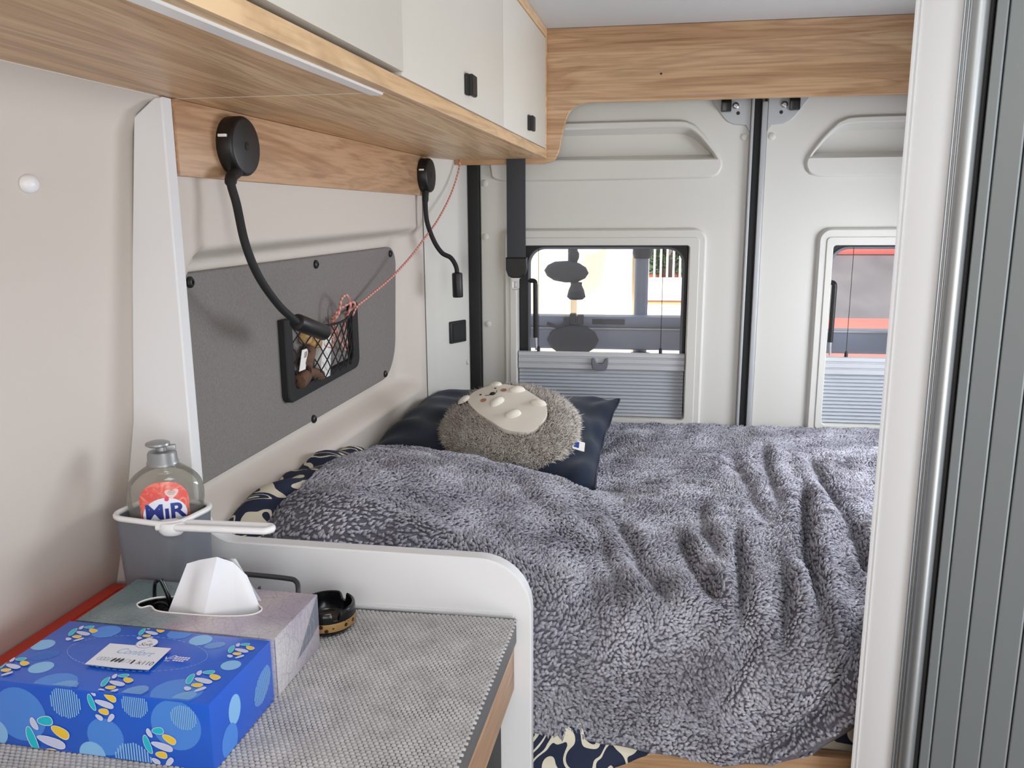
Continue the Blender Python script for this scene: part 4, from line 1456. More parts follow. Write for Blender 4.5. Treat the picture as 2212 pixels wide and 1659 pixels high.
def print_mat(name, rgb, rough=0.32):
    return mat(name, rgb, rough)


K = {n: print_mat('print_' + n, c) for n, c in dict(blue=(34, 96, 208), mid=(80, 142, 230), pale=(140, 194, 242), stripe=(142, 196, 238), white=(232, 234, 246), lilac=(206, 212, 240), yellow=(246, 206, 62), teal=(34, 196, 216), ink=(34, 36, 44), grey=(150, 160, 176), sky=(140, 184, 226)).items()}


def pebble(cx, cy, rx, ry, rot, pw=2.3, skew=0.25, seed=0):
    out = []
    for i in range(18):
        a = 2 * pi * i / 18
        ca, sa = math.cos(a), math.sin(a)
        x = rx * math.copysign(abs(ca) ** (2 / pw), ca)
        y = ry * math.copysign(abs(sa) ** (2 / pw), sa) * (1 + skew * ca)
        out.append((cx + x * math.cos(rot) - y * math.sin(rot), cy + x * math.sin(rot) + y * math.cos(rot)))
    return out


def cluster(pr, cx, cy, r, sy=1.0, rot=0.0, skip=()):
    r = r * 1.14
    spec = [(-0.05, 0.75, 0.34, 0.18, 0.15, 'teal'), (0.52, 0.38, 0.40, 0.20, -0.45, 'yellow'), (0.10, -0.05, 0.62, 0.18, -0.22, 'lilac'), (0.02, -0.52, 0.33, 0.18, 0.0, 'yellow'), (-0.68, -0.05, 0.18, 0.52, 0.3, 'teal'), (-0.52, 0.58, 0.12, 0.24, 0.4, 'lilac'), (-0.30, -0.90, 0.24, 0.13, -0.5, 'lilac'), (0.42, -0.86, 0.32, 0.12, 0.9, 'lilac')]
    for x, y, a, b, ro, c in spec:
        X, Y = x * math.cos(rot) - y * math.sin(rot), x * math.sin(rot) + y * math.cos(rot)
        a, b = a * 0.90, b * 0.92
        p = pebble(X, Y, a, b, ro + rot)
        pr.poly([(cx + q[0] * r, cy + q[1] * r * sy) for q in pebble(X, Y, a + 0.025, b + 0.025, ro + rot)], K['white'])
        pr.poly([(cx + q[0] * r, cy + q[1] * r * sy) for q in p], K[c])


def stripes(pr, cx, cy, rx, ry, n, slope, m):
    for i in range(n):
        x = -rx + 2 * rx * (i + 0.5) / n
        h = ry * math.sqrt(max(0, 1 - (x / rx) ** 2)) * (0.92 + 0.08 * random.random())
        w = rx / n * 0.55
        pr.poly([(cx + x - w - slope * h, cy - h), (cx + x + w - slope * h, cy - h), (cx + x + w + slope * h, cy + h), (cx + x - w + slope * h, cy + h)], m)


# blue tissue box
BW, BD, BH = 0.251, 0.124, 0.0725
bx = thing('tissue_box', 'blue tissue box printed with coloured pebbles, still sealed', 'tissue box', (-0.5205, 0.7265, TOPZ), 'tissue boxes on the mat')
bx.rotation_euler = (0, 0, ROT)
BC = Vector((-0.5205, 0.7265, TOPZ))


def LB(x, y, z):                          # box-local point, handed on as parent-relative
    return (BC.x + x, BC.y + y, BC.z + z)


M['carton_blue'] = mat('carton_blue', (34, 96, 210), 0.3, coat=0.3)
box('carton', (-BW / 2, -BD / 2, 0), (BW / 2, BD / 2, BH), M['carton_blue'], bx, bev=0.0010, f=LB)


def to_l(x, y):
    dx, dy = x - BC.x, y - BC.y
    return (dx - 0.042 * dy, dy + 0.042 * dx)


pt = Print(lambda u, v, d: LB(u, v, BH + d), (-BW / 2 + 0.001, -BD / 2 + 0.001, BW / 2 - 0.001, BD / 2 - 0.001))
for (x, y), r in (((-0.570, 0.672), 0.022), ((-0.44, 0.676), 0.026), ((-0.585, 0.776), 0.016), ((-0.5, 0.783), 0.014)):
    pt.poly(circle(*to_l(x, y), r, 26, r * 0.85), K['mid'])
for (x, y), r in (((-0.6353, 0.7392), 0.0125), ((-0.6047, 0.697), 0.0125), ((-0.469, 0.773), 0.0125), ((-0.4109, 0.7289), 0.0105)):
    pt.poly(circle(*to_l(x, y), r, 24, r * 0.9), K['pale'])
stripes(pt, *to_l(-0.6182, 0.719), 0.0125, 0.011, 10, 0.5, K['mid'])
stripes(pt, *to_l(-0.4481, 0.7645), 0.0095, 0.008, 9, 0.5, K['pale'])
for (x, y), r in (((-0.6102, 0.7693), 0.0150), ((-0.5337, 0.7805), 0.0135), ((-0.4152, 0.7585), 0.0135), ((-0.4258, 0.6976), 0.0165), ((-0.636, 0.6944), 0.0150), ((-0.5085, 0.6800), 0.0150)):
    cluster(pt, *to_l(x, y), r, 1.0, rot=0.0)
for (x, y, rx) in ((-0.5569, 0.664, 0.0135), (-0.480, 0.668, 0.0110), (-0.4268, 0.666, 0.0100)):
    stripes(pt, *to_l(x, y), rx, rx, 14, 0.35, K['stripe'])
# perforated opening
c = to_l(-0.5205, 0.7345)
for k in range(70):
    a0, a1 = 2 * pi * k / 70, 2 * pi * (k + 0.6) / 70
    pt.line([(c[0] + 0.080 * math.cos(a0), c[1] + 0.0345 * math.sin(a0)), (c[0] + 0.080 * math.cos(a1), c[1] + 0.0345 * math.sin(a1))], 0.0006, K['sky'])
lab = [to_l(-0.5605, 0.7055), to_l(-0.524, 0.7035), to_l(-0.4875, 0.7045), to_l(-0.4885, 0.7475), to_l(-0.5610, 0.7480)]
pt.poly([(x, y - 0.0012) for x, y in lab], K['sky'])
pt.poly(lab, K['white'])
pt.poly(circle(*to_l(-0.5210, 0.7535), 0.0118, 26, 0.0105), K['sky'])
pt.poly(circle(*to_l(-0.5210, 0.7540), 0.0112, 26, 0.0100), K['white'])
cx_, cy_ = to_l(-0.5210, 0.7520)
pt.text('Soft', cx_, cy_ - 0.0010, 0.0088, K['ink'], rot=0.06, shear=0.35)
pt.text('‹•›', cx_ + 0.0005, cy_ + 0.0062, 0.0055, K['ink'])
cx_, cy_ = to_l(-0.5240, 0.7340)
pt.text('Confort', cx_ + 0.001, cy_, 0.0150, K['sky'], rot=0.0, shear=0.4, sx=0.86)
cx_, cy_ = to_l(-0.5240, 0.7165)
pt.text('x110', cx_ + 0.0255, cy_, 0.0105, K['ink'], sx=0.85)
pt.text('/', cx_ - 0.0165, cy_, 0.0115, K['grey'])
pt.text('/', cx_ + 0.0015, cy_, 0.0115, K['grey'])
pt.text('/', cx_ + 0.0165, cy_, 0.0115, K['grey'])
pt.text('3', cx_ + 0.0060, cy_, 0.0085, K['grey'])
pt.poly([(cx_ + 0.0095, cy_ - 0.004), (cx_ + 0.0118, cy_ - 0.004), (cx_ + 0.0118, cy_ + 0.004), (cx_ + 0.0095, cy_ + 0.004)], K['ink'])
for k in range(3):
    pt.poly(pebble(cx_ - 0.0118 + 0.0046 * k, cy_, 0.0017, 0.0042, -0.2, 1.8, 0), K['ink'])
    pt.line(circle(cx_ - 0.0285 + 0.0042 * k, cy_, 0.0022, 10, 0.003) + circle(cx_ - 0.0285 + 0.0042 * k, cy_, 0.0022, 10, 0.003)[:1], 0.0005, K['grey'])
cx_, cy_ = to_l(-0.4775, 0.7285)
tree_mark = [(cx_ - 0.006, cy_ + 0.001), (cx_ - 0.004, cy_ - 0.0035), (cx_ + 0.001, cy_ + 0.004), (cx_ + 0.0025, cy_ + 0.0050), (cx_ + 0.0045, cy_ + 0.003), (cx_ + 0.003, cy_), (cx_ - 0.0002, cy_ - 0.0022)]
pt.line(tree_mark, 0.0010, K['white'])
pt.text('FSC', cx_ - 0.001, cy_ - 0.0062, 0.0038, K['white'])
cx_, cy_ = to_l(-0.4650, 0.7270)
for k in range(3):
    for q in range(5 - (k == 2)):
        pt.poly([(cx_ - 0.008 + 0.0033 * q + a, cy_ + 0.0035 - 0.0034 * k + b_) for a, b_ in ((0, -0.0011), (0.0025, -0.0011), (0.0025, 0.0011), (0, 0.0011))], K['white'])
pt.build('top_print', bx)
pf = Print(lambda u, v, d: LB(u, -BD / 2 - d, v), (-BW / 2 + 0.001, 0.001, BW / 2 - 0.001, BH - 0.001))
fz = lambda x, z: (x - BC.x + 0.004, z - TOPZ + 0.008)
for (x, z), r in (((-0.516, 0.9175), 0.0205), ((-0.4362, 0.9403), 0.0270), ((-0.612, 0.9312), 0.0300)):
    pf.poly(circle(*fz(x, z), r, 30), K['mid'])
for (x, z), r in (((-0.645, 0.9068), 0.0150), ((-0.5331, 0.8952), 0.0150)):
    pf.poly(circle(*fz(x, z), r, 26), K['pale'])
for (x, z), r in (((-0.4868, 0.8947), 0.0210), ((-0.5569, 0.9508), 0.0175), ((-0.479, 0.9573), 0.0145), ((-0.4268, 0.9500), 0.0140)):
    stripes(pf, *fz(x, z), r, r, 14, 0.0, K['stripe'])
for (x, z), r in (((-0.5818, 0.9061), 0.0250), ((-0.4551, 0.9169), 0.0180), ((-0.5142, 0.9560), 0.0160)):
    cluster(pf, *fz(x, z), r, 1.0)
pf.build('front_print', bx)
pr_ = Print(lambda u, v, d: LB(BW / 2 + d, u, v), (-BD / 2 + 0.001, 0.001, BD / 2 - 0.001, BH - 0.001))
pr_.poly(circle(0.7079 - BC.y, 0.9421 - TOPZ, 0.0115, 24, 0.016), K['pale'])
pr_.poly(circle(0.6953 - BC.y, 0.9150 - TOPZ, 0.0150, 24, 0.018), K['mid'])
stripes(pr_, 0.7650 - BC.y, 0.9340 - TOPZ, 0.0170, 0.0190, 14, 0.4, K['pale'])
pr_.build('side_print', bx)

# silver leaf-print tissue box, open
sb_ = thing('tissue_box', 'opened silver and purple leaf-print tissue box behind the blue one', 'tissue box', (-0.5135, 0.8520, TOPZ), 'tissue boxes on the mat')
sb_.rotation_euler = (0, 0, ROT)
SC = Vector((-0.5135, 0.8520, TOPZ))
LS = lambda x, y, z: (SC.x + x, SC.y + y, SC.z + z)
m, nt, b = new_mat('leaf_carton')
N, Lk = nt.nodes, nt.links
tc = N.new('ShaderNodeTexCoord')
n1 = N.new('ShaderNodeTexNoise'); n1.inputs['Scale'].default_value = 9; n1.inputs['Detail'].default_value = 1.0
Lk.new(tc.outputs['Object'], n1.inputs['Vector'])
sx = N.new('ShaderNodeSeparateXYZ'); Lk.new(tc.outputs['Object'], sx.inputs[0])
ma = N.new('ShaderNodeMath'); ma.operation = 'MULTIPLY_ADD'; ma.inputs[1].default_value = 2.4; ma.inputs[2].default_value = 0.0
Lk.new(sx.outputs[0], ma.inputs[0])
ad = N.new('ShaderNodeMath'); ad.operation = 'ADD'; Lk.new(ma.outputs[0], ad.inputs[0]); Lk.new(n1.outputs['Fac'], ad.inputs[1])
rp = N.new('ShaderNodeValToRGB')
e = rp.color_ramp.elements
e[0].position = 0.15; e[0].color = lin((112, 128, 132))
e[1].position = 0.95; e[1].color = lin((214, 210, 214))
for p, c in ((0.30, (150, 164, 168)), (0.42, (172, 156, 168)), (0.55, (200, 188, 192)), (0.72, (178, 168, 184))):
    q = e.new(p); q.color = lin(c)
Lk.new(ad.outputs[0], rp.inputs[0])
vo = N.new('ShaderNodeTexVoronoi'); vo.feature = 'DISTANCE_TO_EDGE'; vo.inputs['Scale'].default_value = 130
Lk.new(tc.outputs['Object'], vo.inputs['Vector'])
vo2 = N.new('ShaderNodeTexVoronoi'); vo2.feature = 'DISTANCE_TO_EDGE'; vo2.inputs['Scale'].default_value = 22
Lk.new(tc.outputs['Object'], vo2.inputs['Vector'])
r1 = N.new('ShaderNodeMapRange'); r1.inputs[2].default_value = 0.05; r1.inputs[3].default_value = 0.72; r1.inputs[4].default_value = 1.0
Lk.new(vo.outputs['Distance'], r1.inputs[0])
r2 = N.new('ShaderNodeMapRange'); r2.inputs[2].default_value = 0.02; r2.inputs[3].default_value = 0.78; r2.inputs[4].default_value = 1.0
Lk.new(vo2.outputs['Distance'], r2.inputs[0])
mm = N.new('ShaderNodeMath'); mm.operation = 'MULTIPLY'; Lk.new(r1.outputs[0], mm.inputs[0]); Lk.new(r2.outputs[0], mm.inputs[1])
vm = N.new('ShaderNodeVectorMath'); vm.operation = 'SCALE'; Lk.new(rp.outputs[0], vm.inputs[0]); Lk.new(mm.outputs[0], vm.inputs['Scale'])
Lk.new(vm.outputs[0], b.inputs['Base Color'])
b.inputs['Roughness'].default_value = 0.3; b.inputs['Metallic'].default_value = 0.1
M['leaf_carton'] = m
SW, SD_, SH = 0.250, 0.113, 0.0705
slot = smooth_closed([(-0.080, -0.006), (-0.066, 0.012), (-0.030, 0.020), (0.015, 0.022), (0.055, 0.020), (0.076, 0.008), (0.072, -0.008), (0.040, -0.018), (-0.010, -0.021), (-0.044, -0.020), (-0.060, -0.010), (-0.069, -0.016)], 4)
plate('lid', [(-SW / 2, -SD_ / 2), (SW / 2, -SD_ / 2), (SW / 2, SD_ / 2), (-SW / 2, SD_ / 2)], [slot], SH, SH - 0.0016, M['leaf_carton'], sb_, f=lambda u, d, v: LS(u, v, d), ch=0.0006)
ri = [(-SW / 2, -SD_ / 2), (SW / 2, -SD_ / 2), (SW / 2, SD_ / 2), (-SW / 2, SD_ / 2)]
for i in range(4):
    a, c = ri[i], ri[(i + 1) % 4]
    mnx, mxx, mny, mxy = min(a[0], c[0]), max(a[0], c[0]), min(a[1], c[1]), max(a[1], c[1])
    if i == 0: mxy += 0.0012
    if i == 1: mnx -= 0.0012
    if i == 2: mny -= 0.0012
    if i == 3: mxx += 0.0012
    box('carton_side', (mnx, mny, 0.0), (mxx, mxy, SH - 0.0004), M['leaf_carton'], sb_, bev=0.0003, f=LS)
box('carton_base', (-SW / 2 + 0.002, -SD_ / 2 + 0.002, 0.0), (SW / 2 - 0.002, SD_ / 2 - 0.002, 0.0015), M['paper'], sb_, bev=0, f=LS)
tube('torn_edge', [LS(x, y, SH + 0.0004) for x, y in slot], 0.0009, M['paper'], sb_, n=6, closed=True)
# folded dark leaf on the end of the carton
pe = Print(lambda u, v, d: LS(SW / 2 + d, u, v), (-SD_ / 2 + 0.001, 0.001, SD_ / 2 - 0.001, SH - 0.001))
K['leaf_grey'] = print_mat('print_leaf_grey', (122, 128, 142)); K['vein'] = print_mat('print_vein', (206, 204, 204))
pe.poly([(-0.005, 0.016), (0.055, 0.070), (0.055, 0.030), (0.030, 0.022)], K['leaf_grey'])
for k in range(9):
    u0 = -0.050 + 0.0105 * k
    pe.line([(u0, 0.006), (u0 + 0.008, 0.034), (u0 + 0.006, 0.066)], 0.0005, K['vein'])
    pe.line([(u0 + 0.006, 0.026), (u0 + 0.014, 0.032)], 0.0004, K['vein'])
    pe.line([(u0 + 0.007, 0.042), (u0 + 0.001, 0.050)], 0.0004, K['vein'])
pe.build('end_print', sb_)

# tissue standing in the slot
ts = thing('tissue', 'white paper tissue pulled up out of the silver box', 'tissue', (-0.505, 0.852, 0.955))
m, nt, b = new_mat('tissue_paper')
b.inputs['Base Color'].default_value = lin((236, 237, 242)); b.inputs['Roughness'].default_value = 0.9


def fold_panel(name, a, b_, c, d, bend):
    """sheet between four corners a-b (top), d-c (bottom), bowed by bend"""
    a, b_, c, d = [np.array(q) for q in (a, b_, c, d)]
    n_ = np.cross(b_ - a, d - a); n_ /= np.linalg.norm(n_)
    k = 9
    V = []
    for i in range(k):
        for j in range(k):
            u, t = i / (k - 1), j / (k - 1)
            p = (a * (1 - u) + b_ * u) * (1 - t) + (d * (1 - u) + c * u) * t
            V.append(p + n_ * bend * math.sin(pi * t) * math.sin(pi * u))
    return mesh(name, V, grid_faces(k, k), m, ts, smooth=179)


LB_, LT_, MT_, PK_ = (-0.558, 0.850, 0.958), (-0.531, 0.860, 1.0235), (-0.512, 0.856, 1.031), (-0.485, 0.849, 1.0395)
MB_, TIP_ = (-0.530, 0.842, 0.956), (-0.500, 0.8335, 0.9685)
fold_panel('fold', LT_, MT_, MB_, LB_, 0.003)
fold_panel('fold', MT_, PK_, TIP_, MB_, -0.003)
fold_panel('fold', PK_, (-0.4745, 0.866, 1.026), (-0.467, 0.850, 0.958), TIP_, 0.003)
fold_panel('fold', (-0.4745, 0.866, 1.026), (-0.462, 0.874, 1.006), (-0.437, 0.862, 0.957), (-0.467, 0.850, 0.958), -0.004)
fold_panel('fold', LT_, (-0.474, 0.872, 1.028), (-0.440, 0.878, 0.958), (-0.556, 0.874, 0.958), 0.002)
fold_panel('fold', MT_, PK_, (-0.474, 0.872, 1.028), (-0.520, 0.866, 1.024), 0.001)

# dark spectacles tucked in the slot
gl_ = thing('sunglasses', 'black sunglasses tucked into the slot of the silver tissue box', 'sunglasses', (-0.57, 0.86, 0.95))
tube('temple_arm', smooth_open([(-0.585, 0.872, 0.945), (-0.583, 0.868, 0.975), (-0.578, 0.864, 0.993), (-0.574, 0.862, 0.997)], 5), 0.0024, M['black_gloss'], gl_, n=8)
tube('temple_arm', smooth_open([(-0.556, 0.862, 0.945), (-0.560, 0.862, 0.975), (-0.566, 0.862, 0.994), (-0.569, 0.862, 1.0)], 5), 0.0028, M['black_gloss'], gl_, n=8)
tube('rim', [(-0.572 + 0.015 * math.cos(a), 0.860 + 0.004 * math.sin(a), 0.957 + 0.011 * math.sin(a)) for a in np.linspace(0, 2 * pi, 24, endpoint=False)], 0.0022, M['black_gloss'], gl_, n=8, closed=True)

# red board lying along the wall
rb = thing('red_tray', 'flat red tray lying along the wall behind the boxes', 'tray', (-0.69, 0.85, TOPZ))
plate('tray_base', rrect(-0.742, 0.60, -0.640, 1.012, 0.008, 4), [], TOPZ + 0.010, TOPZ, M['red_plastic'], rb, f=lambda u, d, v: L(u, v, d), ch=0.002)
plate('tray_rim', rrect(-0.742, 0.60, -0.640, 1.012, 0.008, 4), [rrect(-0.722, 0.61, -0.646, 1.004, 0.006, 4)], TOPZ + 0.0125, TOPZ + 0.009, M['red_plastic'], rb, f=lambda u, d, v: L(u, v, d), ch=0.001)

# sink caddy
cdl = thing('sink_caddy', 'dark grey sink caddy with white rim and hanging bar', 'caddy', (-0.628, 0.965, TOPZ))
ca, sa = math.cos(-0.17), math.sin(-0.17)
CB = np.array([-0.6220, 0.9630])


def cpt(x, y, z):
    return (CB[0] + x * ca - y * sa, CB[1] + x * sa + y * ca, z)


def ring(w, d, r, z):
    return [cpt(x, y, z) for x, y in rrect(-w / 2, -d / 2, w / 2, d / 2, r, 7)]


lv = [(0.092, 0.074, 0.020, TOPZ + 0.013), (0.100, 0.080, 0.022, TOPZ + 0.06), (0.108, 0.086, 0.024, 1.047)]
V = []
for w, d, r, z in lv:
    V += ring(w, d, r, z)
n = len(ring(*lv[0]))
for w, d, r, z in lv[::-1]:
    V += ring(w - 0.005, d - 0.005, r - 0.002, z + (0.004 if z < 0.95 else 0))
F = grid_faces(6, n, wrap=True) + [tuple(range(n))[::-1], tuple(range(5 * n, 6 * n))]
mesh('tub', V, F, M['grey_plastic'], cdl, smooth=50)
tube('rim', ring(0.106, 0.084, 0.0235, 1.0485), 0.0038, M['white_plastic'], cdl, n=10, closed=True)
bar = [cpt(0.030, -0.043, 1.0440), cpt(0.060, -0.044, 1.0440)]
loop = [(-0.602, 0.9155, 1.0445), (-0.580, 0.9150, 1.0455), (-0.520, 0.9160, 1.0460), (-0.465, 0.9180, 1.0460), (-0.4555, 0.9205, 1.0460), (-0.4520, 0.9270, 1.0460), (-0.4555, 0.9330, 1.0460), (-0.465, 0.9350, 1.0460), (-0.520, 0.9335, 1.0460), (-0.572, 0.9330, 1.0455)]
tube('hanging_bar', smooth_open(loop, 5), 0.0046, M['white_plastic'], cdl, n=10)
lathe('bar_socket', [(0.010, -0.010), (0.013, -0.006), (0.0135, 0.002), (0.011, 0.006), (0.0, 0.007)], (-0.586, 0.922, 1.0445), M['white_plastic'], cdl, n=20, sx=1.3)

# soap bottle
BX = np.array([-0.6180, 0.9660])
ang = 0.47


def bpt(x, y, z):
    return (BX[0] + x * math.cos(ang) - y * math.sin(ang), BX[1] + x * math.sin(ang) + y * math.cos(ang), z)


zz = [TOPZ + 0.018, TOPZ + 0.020, 0.940, 0.970, 1.00, 1.03, 1.055, 1.072, 1.085, 1.0945, 1.1015, 1.1065, 1.110, 1.1125, 1.117]
wz = [0.022, 0.026, 0.031, 0.034, 0.037, 0.0425, 0.0470, 0.0485, 0.0470, 0.0420, 0.0355, 0.0285, 0.0230, 0.0200, 0.0195]
_pf = np.array(smooth_open([np.array(q) for q in zip(wz, zz)], 6))
_pf[:, 1] = np.maximum.accumulate(_pf[:, 1] + np.arange(len(_pf)) * 1e-7)
wfz, zf = _pf[:, 0], _pf[:, 1]
dep = lambda z, w: np.where(w < 0.0215, w, w * np.interp(z, [0.9, 1.0, 1.08, 1.105, 1.113], [0.72, 0.66, 0.62, 0.74, 1.0]))
bt = thing('soap_bottle', 'clear dish soap bottle with grey cap and coral label in caddy', 'bottle', tuple(bpt(0, 0, TOPZ + 0.018)))
n = 40
V = []
for z, w in zip(zf, wfz):
    d = float(dep(z, w))
    for k in range(n):
        a = 2 * pi * k / n
        V.append(bpt(w * math.cos(a), d * math.sin(a), z))
mesh('flask', V, grid_faces(len(zf), n, wrap=True) + [tuple(range(n))[::-1]], M['bottle_clear'], bt, smooth=179)
cc = bpt(0, 0, 1.1125)
lathe('cap', [(0.0185, 0), (0.0200, 0.001), (0.0200, 0.004), (0.0188, 0.0055), (0.0182, 0.016), (0.0165, 0.0185), (0.011, 0.0195), (0.0, 0.0195)], cc, M['cap_grey'], bt, n=32)
sp = lathe('spout', [(0.0075, 0.018), (0.0070, 0.026), (0.0, 0.026)], cc, M['cap_grey'], bt, n=20)
c2 = bpt(-0.004, -0.002, 1.1385)
lathe('push_top', [(0.0, -0.001), (0.012, 0.0), (0.0150, 0.002), (0.0145, 0.0045), (0.010, 0.0062), (0.0, 0.0068)], c2, M['cap_grey'], bt, n=28, sx=1.05)
box('hinge_tab', (0.006, -0.004, 1.131), (0.0175, 0.004, 1.1385), M['cap_grey'], bt, bev=0.0015, f=bpt)


def on_bottle(u, z, eps):
    w = float(np.interp(z, zf, wfz)); d = float(dep(z, w))
    return bpt(u, -d * math.sqrt(max(0.02, 1 - (u / w) ** 2)) - eps, z)


def bottle_patch(name, poly, eps, m, parent, rings=6):
    c = np.mean(np.array(poly), 0)
    V = [on_bottle(c[0], c[1], eps)]
    n = len(poly)
    for q in range(1, rings + 1):
        for p in poly:
            s_ = c + (np.array(p) - c) * q / rings
            V.append(on_bottle(s_[0], s_[1], eps))
    F = [(0, 1 + i, 1 + (i + 1) % n) for i in range(n)]
    for q in range(rings - 1):
        a = 1 + q * n
        F += [(a + i, a + n + i, a + n + (i + 1) % n, a + (i + 1) % n) for i in range(n)]
    return mesh(name, V, F, m, parent, smooth=179)


m, nt, b = new_mat('coral_label')
tc = nt.nodes.new('ShaderNodeTexCoord'); nz = nt.nodes.new('ShaderNodeTexNoise'); nz.inputs['Scale'].default_value = 70; nz.inputs['Distortion'].default_value = 1.5
nt.links.new(tc.outputs['Object'], nz.inputs['Vector'])
rp = nt.nodes.new('ShaderNodeValToRGB'); rp.color_ramp.elements[0].position = 0.45; rp.color_ramp.elements[0].color = lin((226, 92, 84))
rp.color_ramp.elements[1].position = 0.75; rp.color_ramp.elements[1].color = lin((244, 158, 136))
nt.links.new(nz.outputs['Fac'], rp.inputs[0]); nt.links.new(rp.outputs[0], b.inputs['Base Color']); b.inputs['Roughness'].default_value = 0.4
lb_poly = rrect(-0.030, 0.985, 0.030, 1.0965, [0.012, 0.012, 0.026, 0.026], 8)
lb = bottle_patch('label', lb_poly, 0.0006, m, bt, 8)
bottle_patch('label_oval', circle(0.0, 1.052, 0.0270, 30, 0.0235, 0.15), 0.0009, K['white'], lb)
heart = [(0.010 + 0.0085 * (math.sin(t) ** 3), 1.0810 + 0.0080 * (0.81 * math.cos(t) - 0.31 * math.cos(2 * t) - 0.12 * math.cos(3 * t))) for t in np.linspace(0, 2 * pi, 26, endpoint=False)]
bottle_patch('label_heart', heart, 0.0012, mat('heart_pale', (244, 206, 196), 0.5), lb, 3)
m_text, nt, b = new_mat('label_lettering')
tc = nt.nodes.new('ShaderNodeTexCoord'); sx = nt.nodes.new('ShaderNodeSeparateXYZ')
nt.links.new(tc.outputs['Object'], sx.inputs[0])
rp = nt.nodes.new('ShaderNodeValToRGB')
rp.color_ramp.elements[0].position = 0.138; rp.color_ramp.elements[0].color = lin((36, 46, 128)); rp.color_ramp.elements[1].position = 0.168; rp.color_ramp.elements[1].color = lin((38, 120, 196))
nt.links.new(sx.outputs[2], rp.inputs[0]); nt.links.new(rp.outputs[0], b.inputs['Base Color'])
TV, TF = text_geo('MıR', 0.030, 0.0, 0.0009, res=4)
tx = [on_bottle(p[0] * 1.02, 1.0560 + p[1] * 0.95, 0.0014) for p in TV]
mesh('label_lettering', tx, TF, m_text, lb)
bottle_patch('label_dot', circle(0.0035, 1.0738, 0.0028, 16), 0.0015, mat('pink_dot', (226, 62, 110), 0.5), lb, 2)
for k, w in enumerate((0.0040, 0.0050, 0.0034)):
    bottle_patch('heart_line', [(0.010 - w, 1.0838 - 0.0022 * k), (0.010 + w, 1.0838 - 0.0022 * k), (0.010 + w, 1.0846 - 0.0022 * k), (0.010 - w, 1.0846 - 0.0022 * k)], 0.0016, K['grey'], lb, 1)

# bent wire stand behind the silver box
wr2 = thing('wire_stand', 'low dark bent-wire stand between silver box and white divider', 'wire stand', (-0.49, 0.95, TOPZ))
top_loop = smooth_open([(-0.562, 0.9150, 0.957), (-0.560, 0.957, 0.962), (-0.548, 0.967, 0.963), (-0.520, 0.967, 0.963), (-0.455, 0.964, 0.962), (-0.438, 0.958, 0.961), (-0.4300, 0.945, 0.955), (-0.428, 0.935, 0.935), (-0.427, 0.933, TOPZ + 0.003)], 6)
tube('top_wire', top_loop, 0.0034, M['wire'], wr2, n=10)
tube('foot_wire', [(-0.535, 0.967, TOPZ + 0.0035), (-0.535, 0.967, 0.962)], 0.003, M['wire'], wr2, n=8)
tube('foot_wire', [(-0.562, 0.916, TOPZ + 0.0035), (-0.562, 0.916, 0.957)], 0.003, M['wire'], wr2, n=8)

# ashtray
at2 = thing('ashtray', 'small round black and gold ashtray on the mat by the divider', 'ashtray', (-0.3955, 0.9540, TOPZ))
m, nt, b = new_mat('gold_band')
tc = nt.nodes.new('ShaderNodeTexCoord'); vo = nt.nodes.new('ShaderNodeTexVoronoi'); vo.inputs['Scale'].default_value = 95
nt.links.new(tc.outputs['Object'], vo.inputs['Vector'])
rp = nt.nodes.new('ShaderNodeValToRGB'); rp.color_ramp.interpolation = 'CONSTANT'
rp.color_ramp.elements[0].color = lin((58, 40, 22)); rp.color_ramp.elements[1].position = 0.26; rp.color_ramp.elements[1].color = lin((168, 134, 84))
nt.links.new(vo.outputs['Distance'], rp.inputs[0]); nt.links.new(rp.outputs[0], b.inputs['Base Color'])
b.inputs['Roughness'].default_value = 0.35; b.inputs['Metallic'].default_value = 0.3
M['gold_band'] = m
AC = np.array([-0.3955, 0.9540, TOPZ])
prof = [(0.0, 0.0), (0.026, 0.0), (0.031, 0.002), (0.0345, 0.006), (0.0362, 0.010), (0.0366, 0.0205), (0.0362, 0.0225), (0.0368, 0.0260), (0.0362, 0.0335), (0.0345, 0.0350), (0.0325, 0.0340), (0.0315, 0.0240), (0.0300, 0.0120), (0.026, 0.0085), (0.0, 0.0080)]
n = 96
V = []
for r, h in prof:
    for k in range(n):
        a = 2 * pi * k / n
        hh = h
        if h > 0.024:
            dn = min(abs((a - q + pi) % (2 * pi) - pi) for q in (math.radians(70), math.radians(190), math.radians(-50)))
            hh = h - (h - 0.0235) * float(sstep(0.17, 0.11, np.array(dn)))
        V.append((AC[0] + r * math.cos(a), AC[1] + r * math.sin(a), AC[2] + hh))
F = grid_faces(len(prof), n, wrap=True)
mesh('bowl', V, F, M['black_gloss'], at2, smooth=50)
lathe('gold_band', [(0.0369, 0.0095), (0.0371, 0.0105), (0.0371, 0.0195), (0.0369, 0.0205)], tuple(AC), M['gold_band'], at2, n=48, caps=False)
lathe('ash_layer', [(0.0, 0.0092), (0.015, 0.0092), (0.026, 0.0088)], tuple(AC), mat('ash', (70, 58, 54), 0.9, var=(120, 0.3)), at2, n=24)

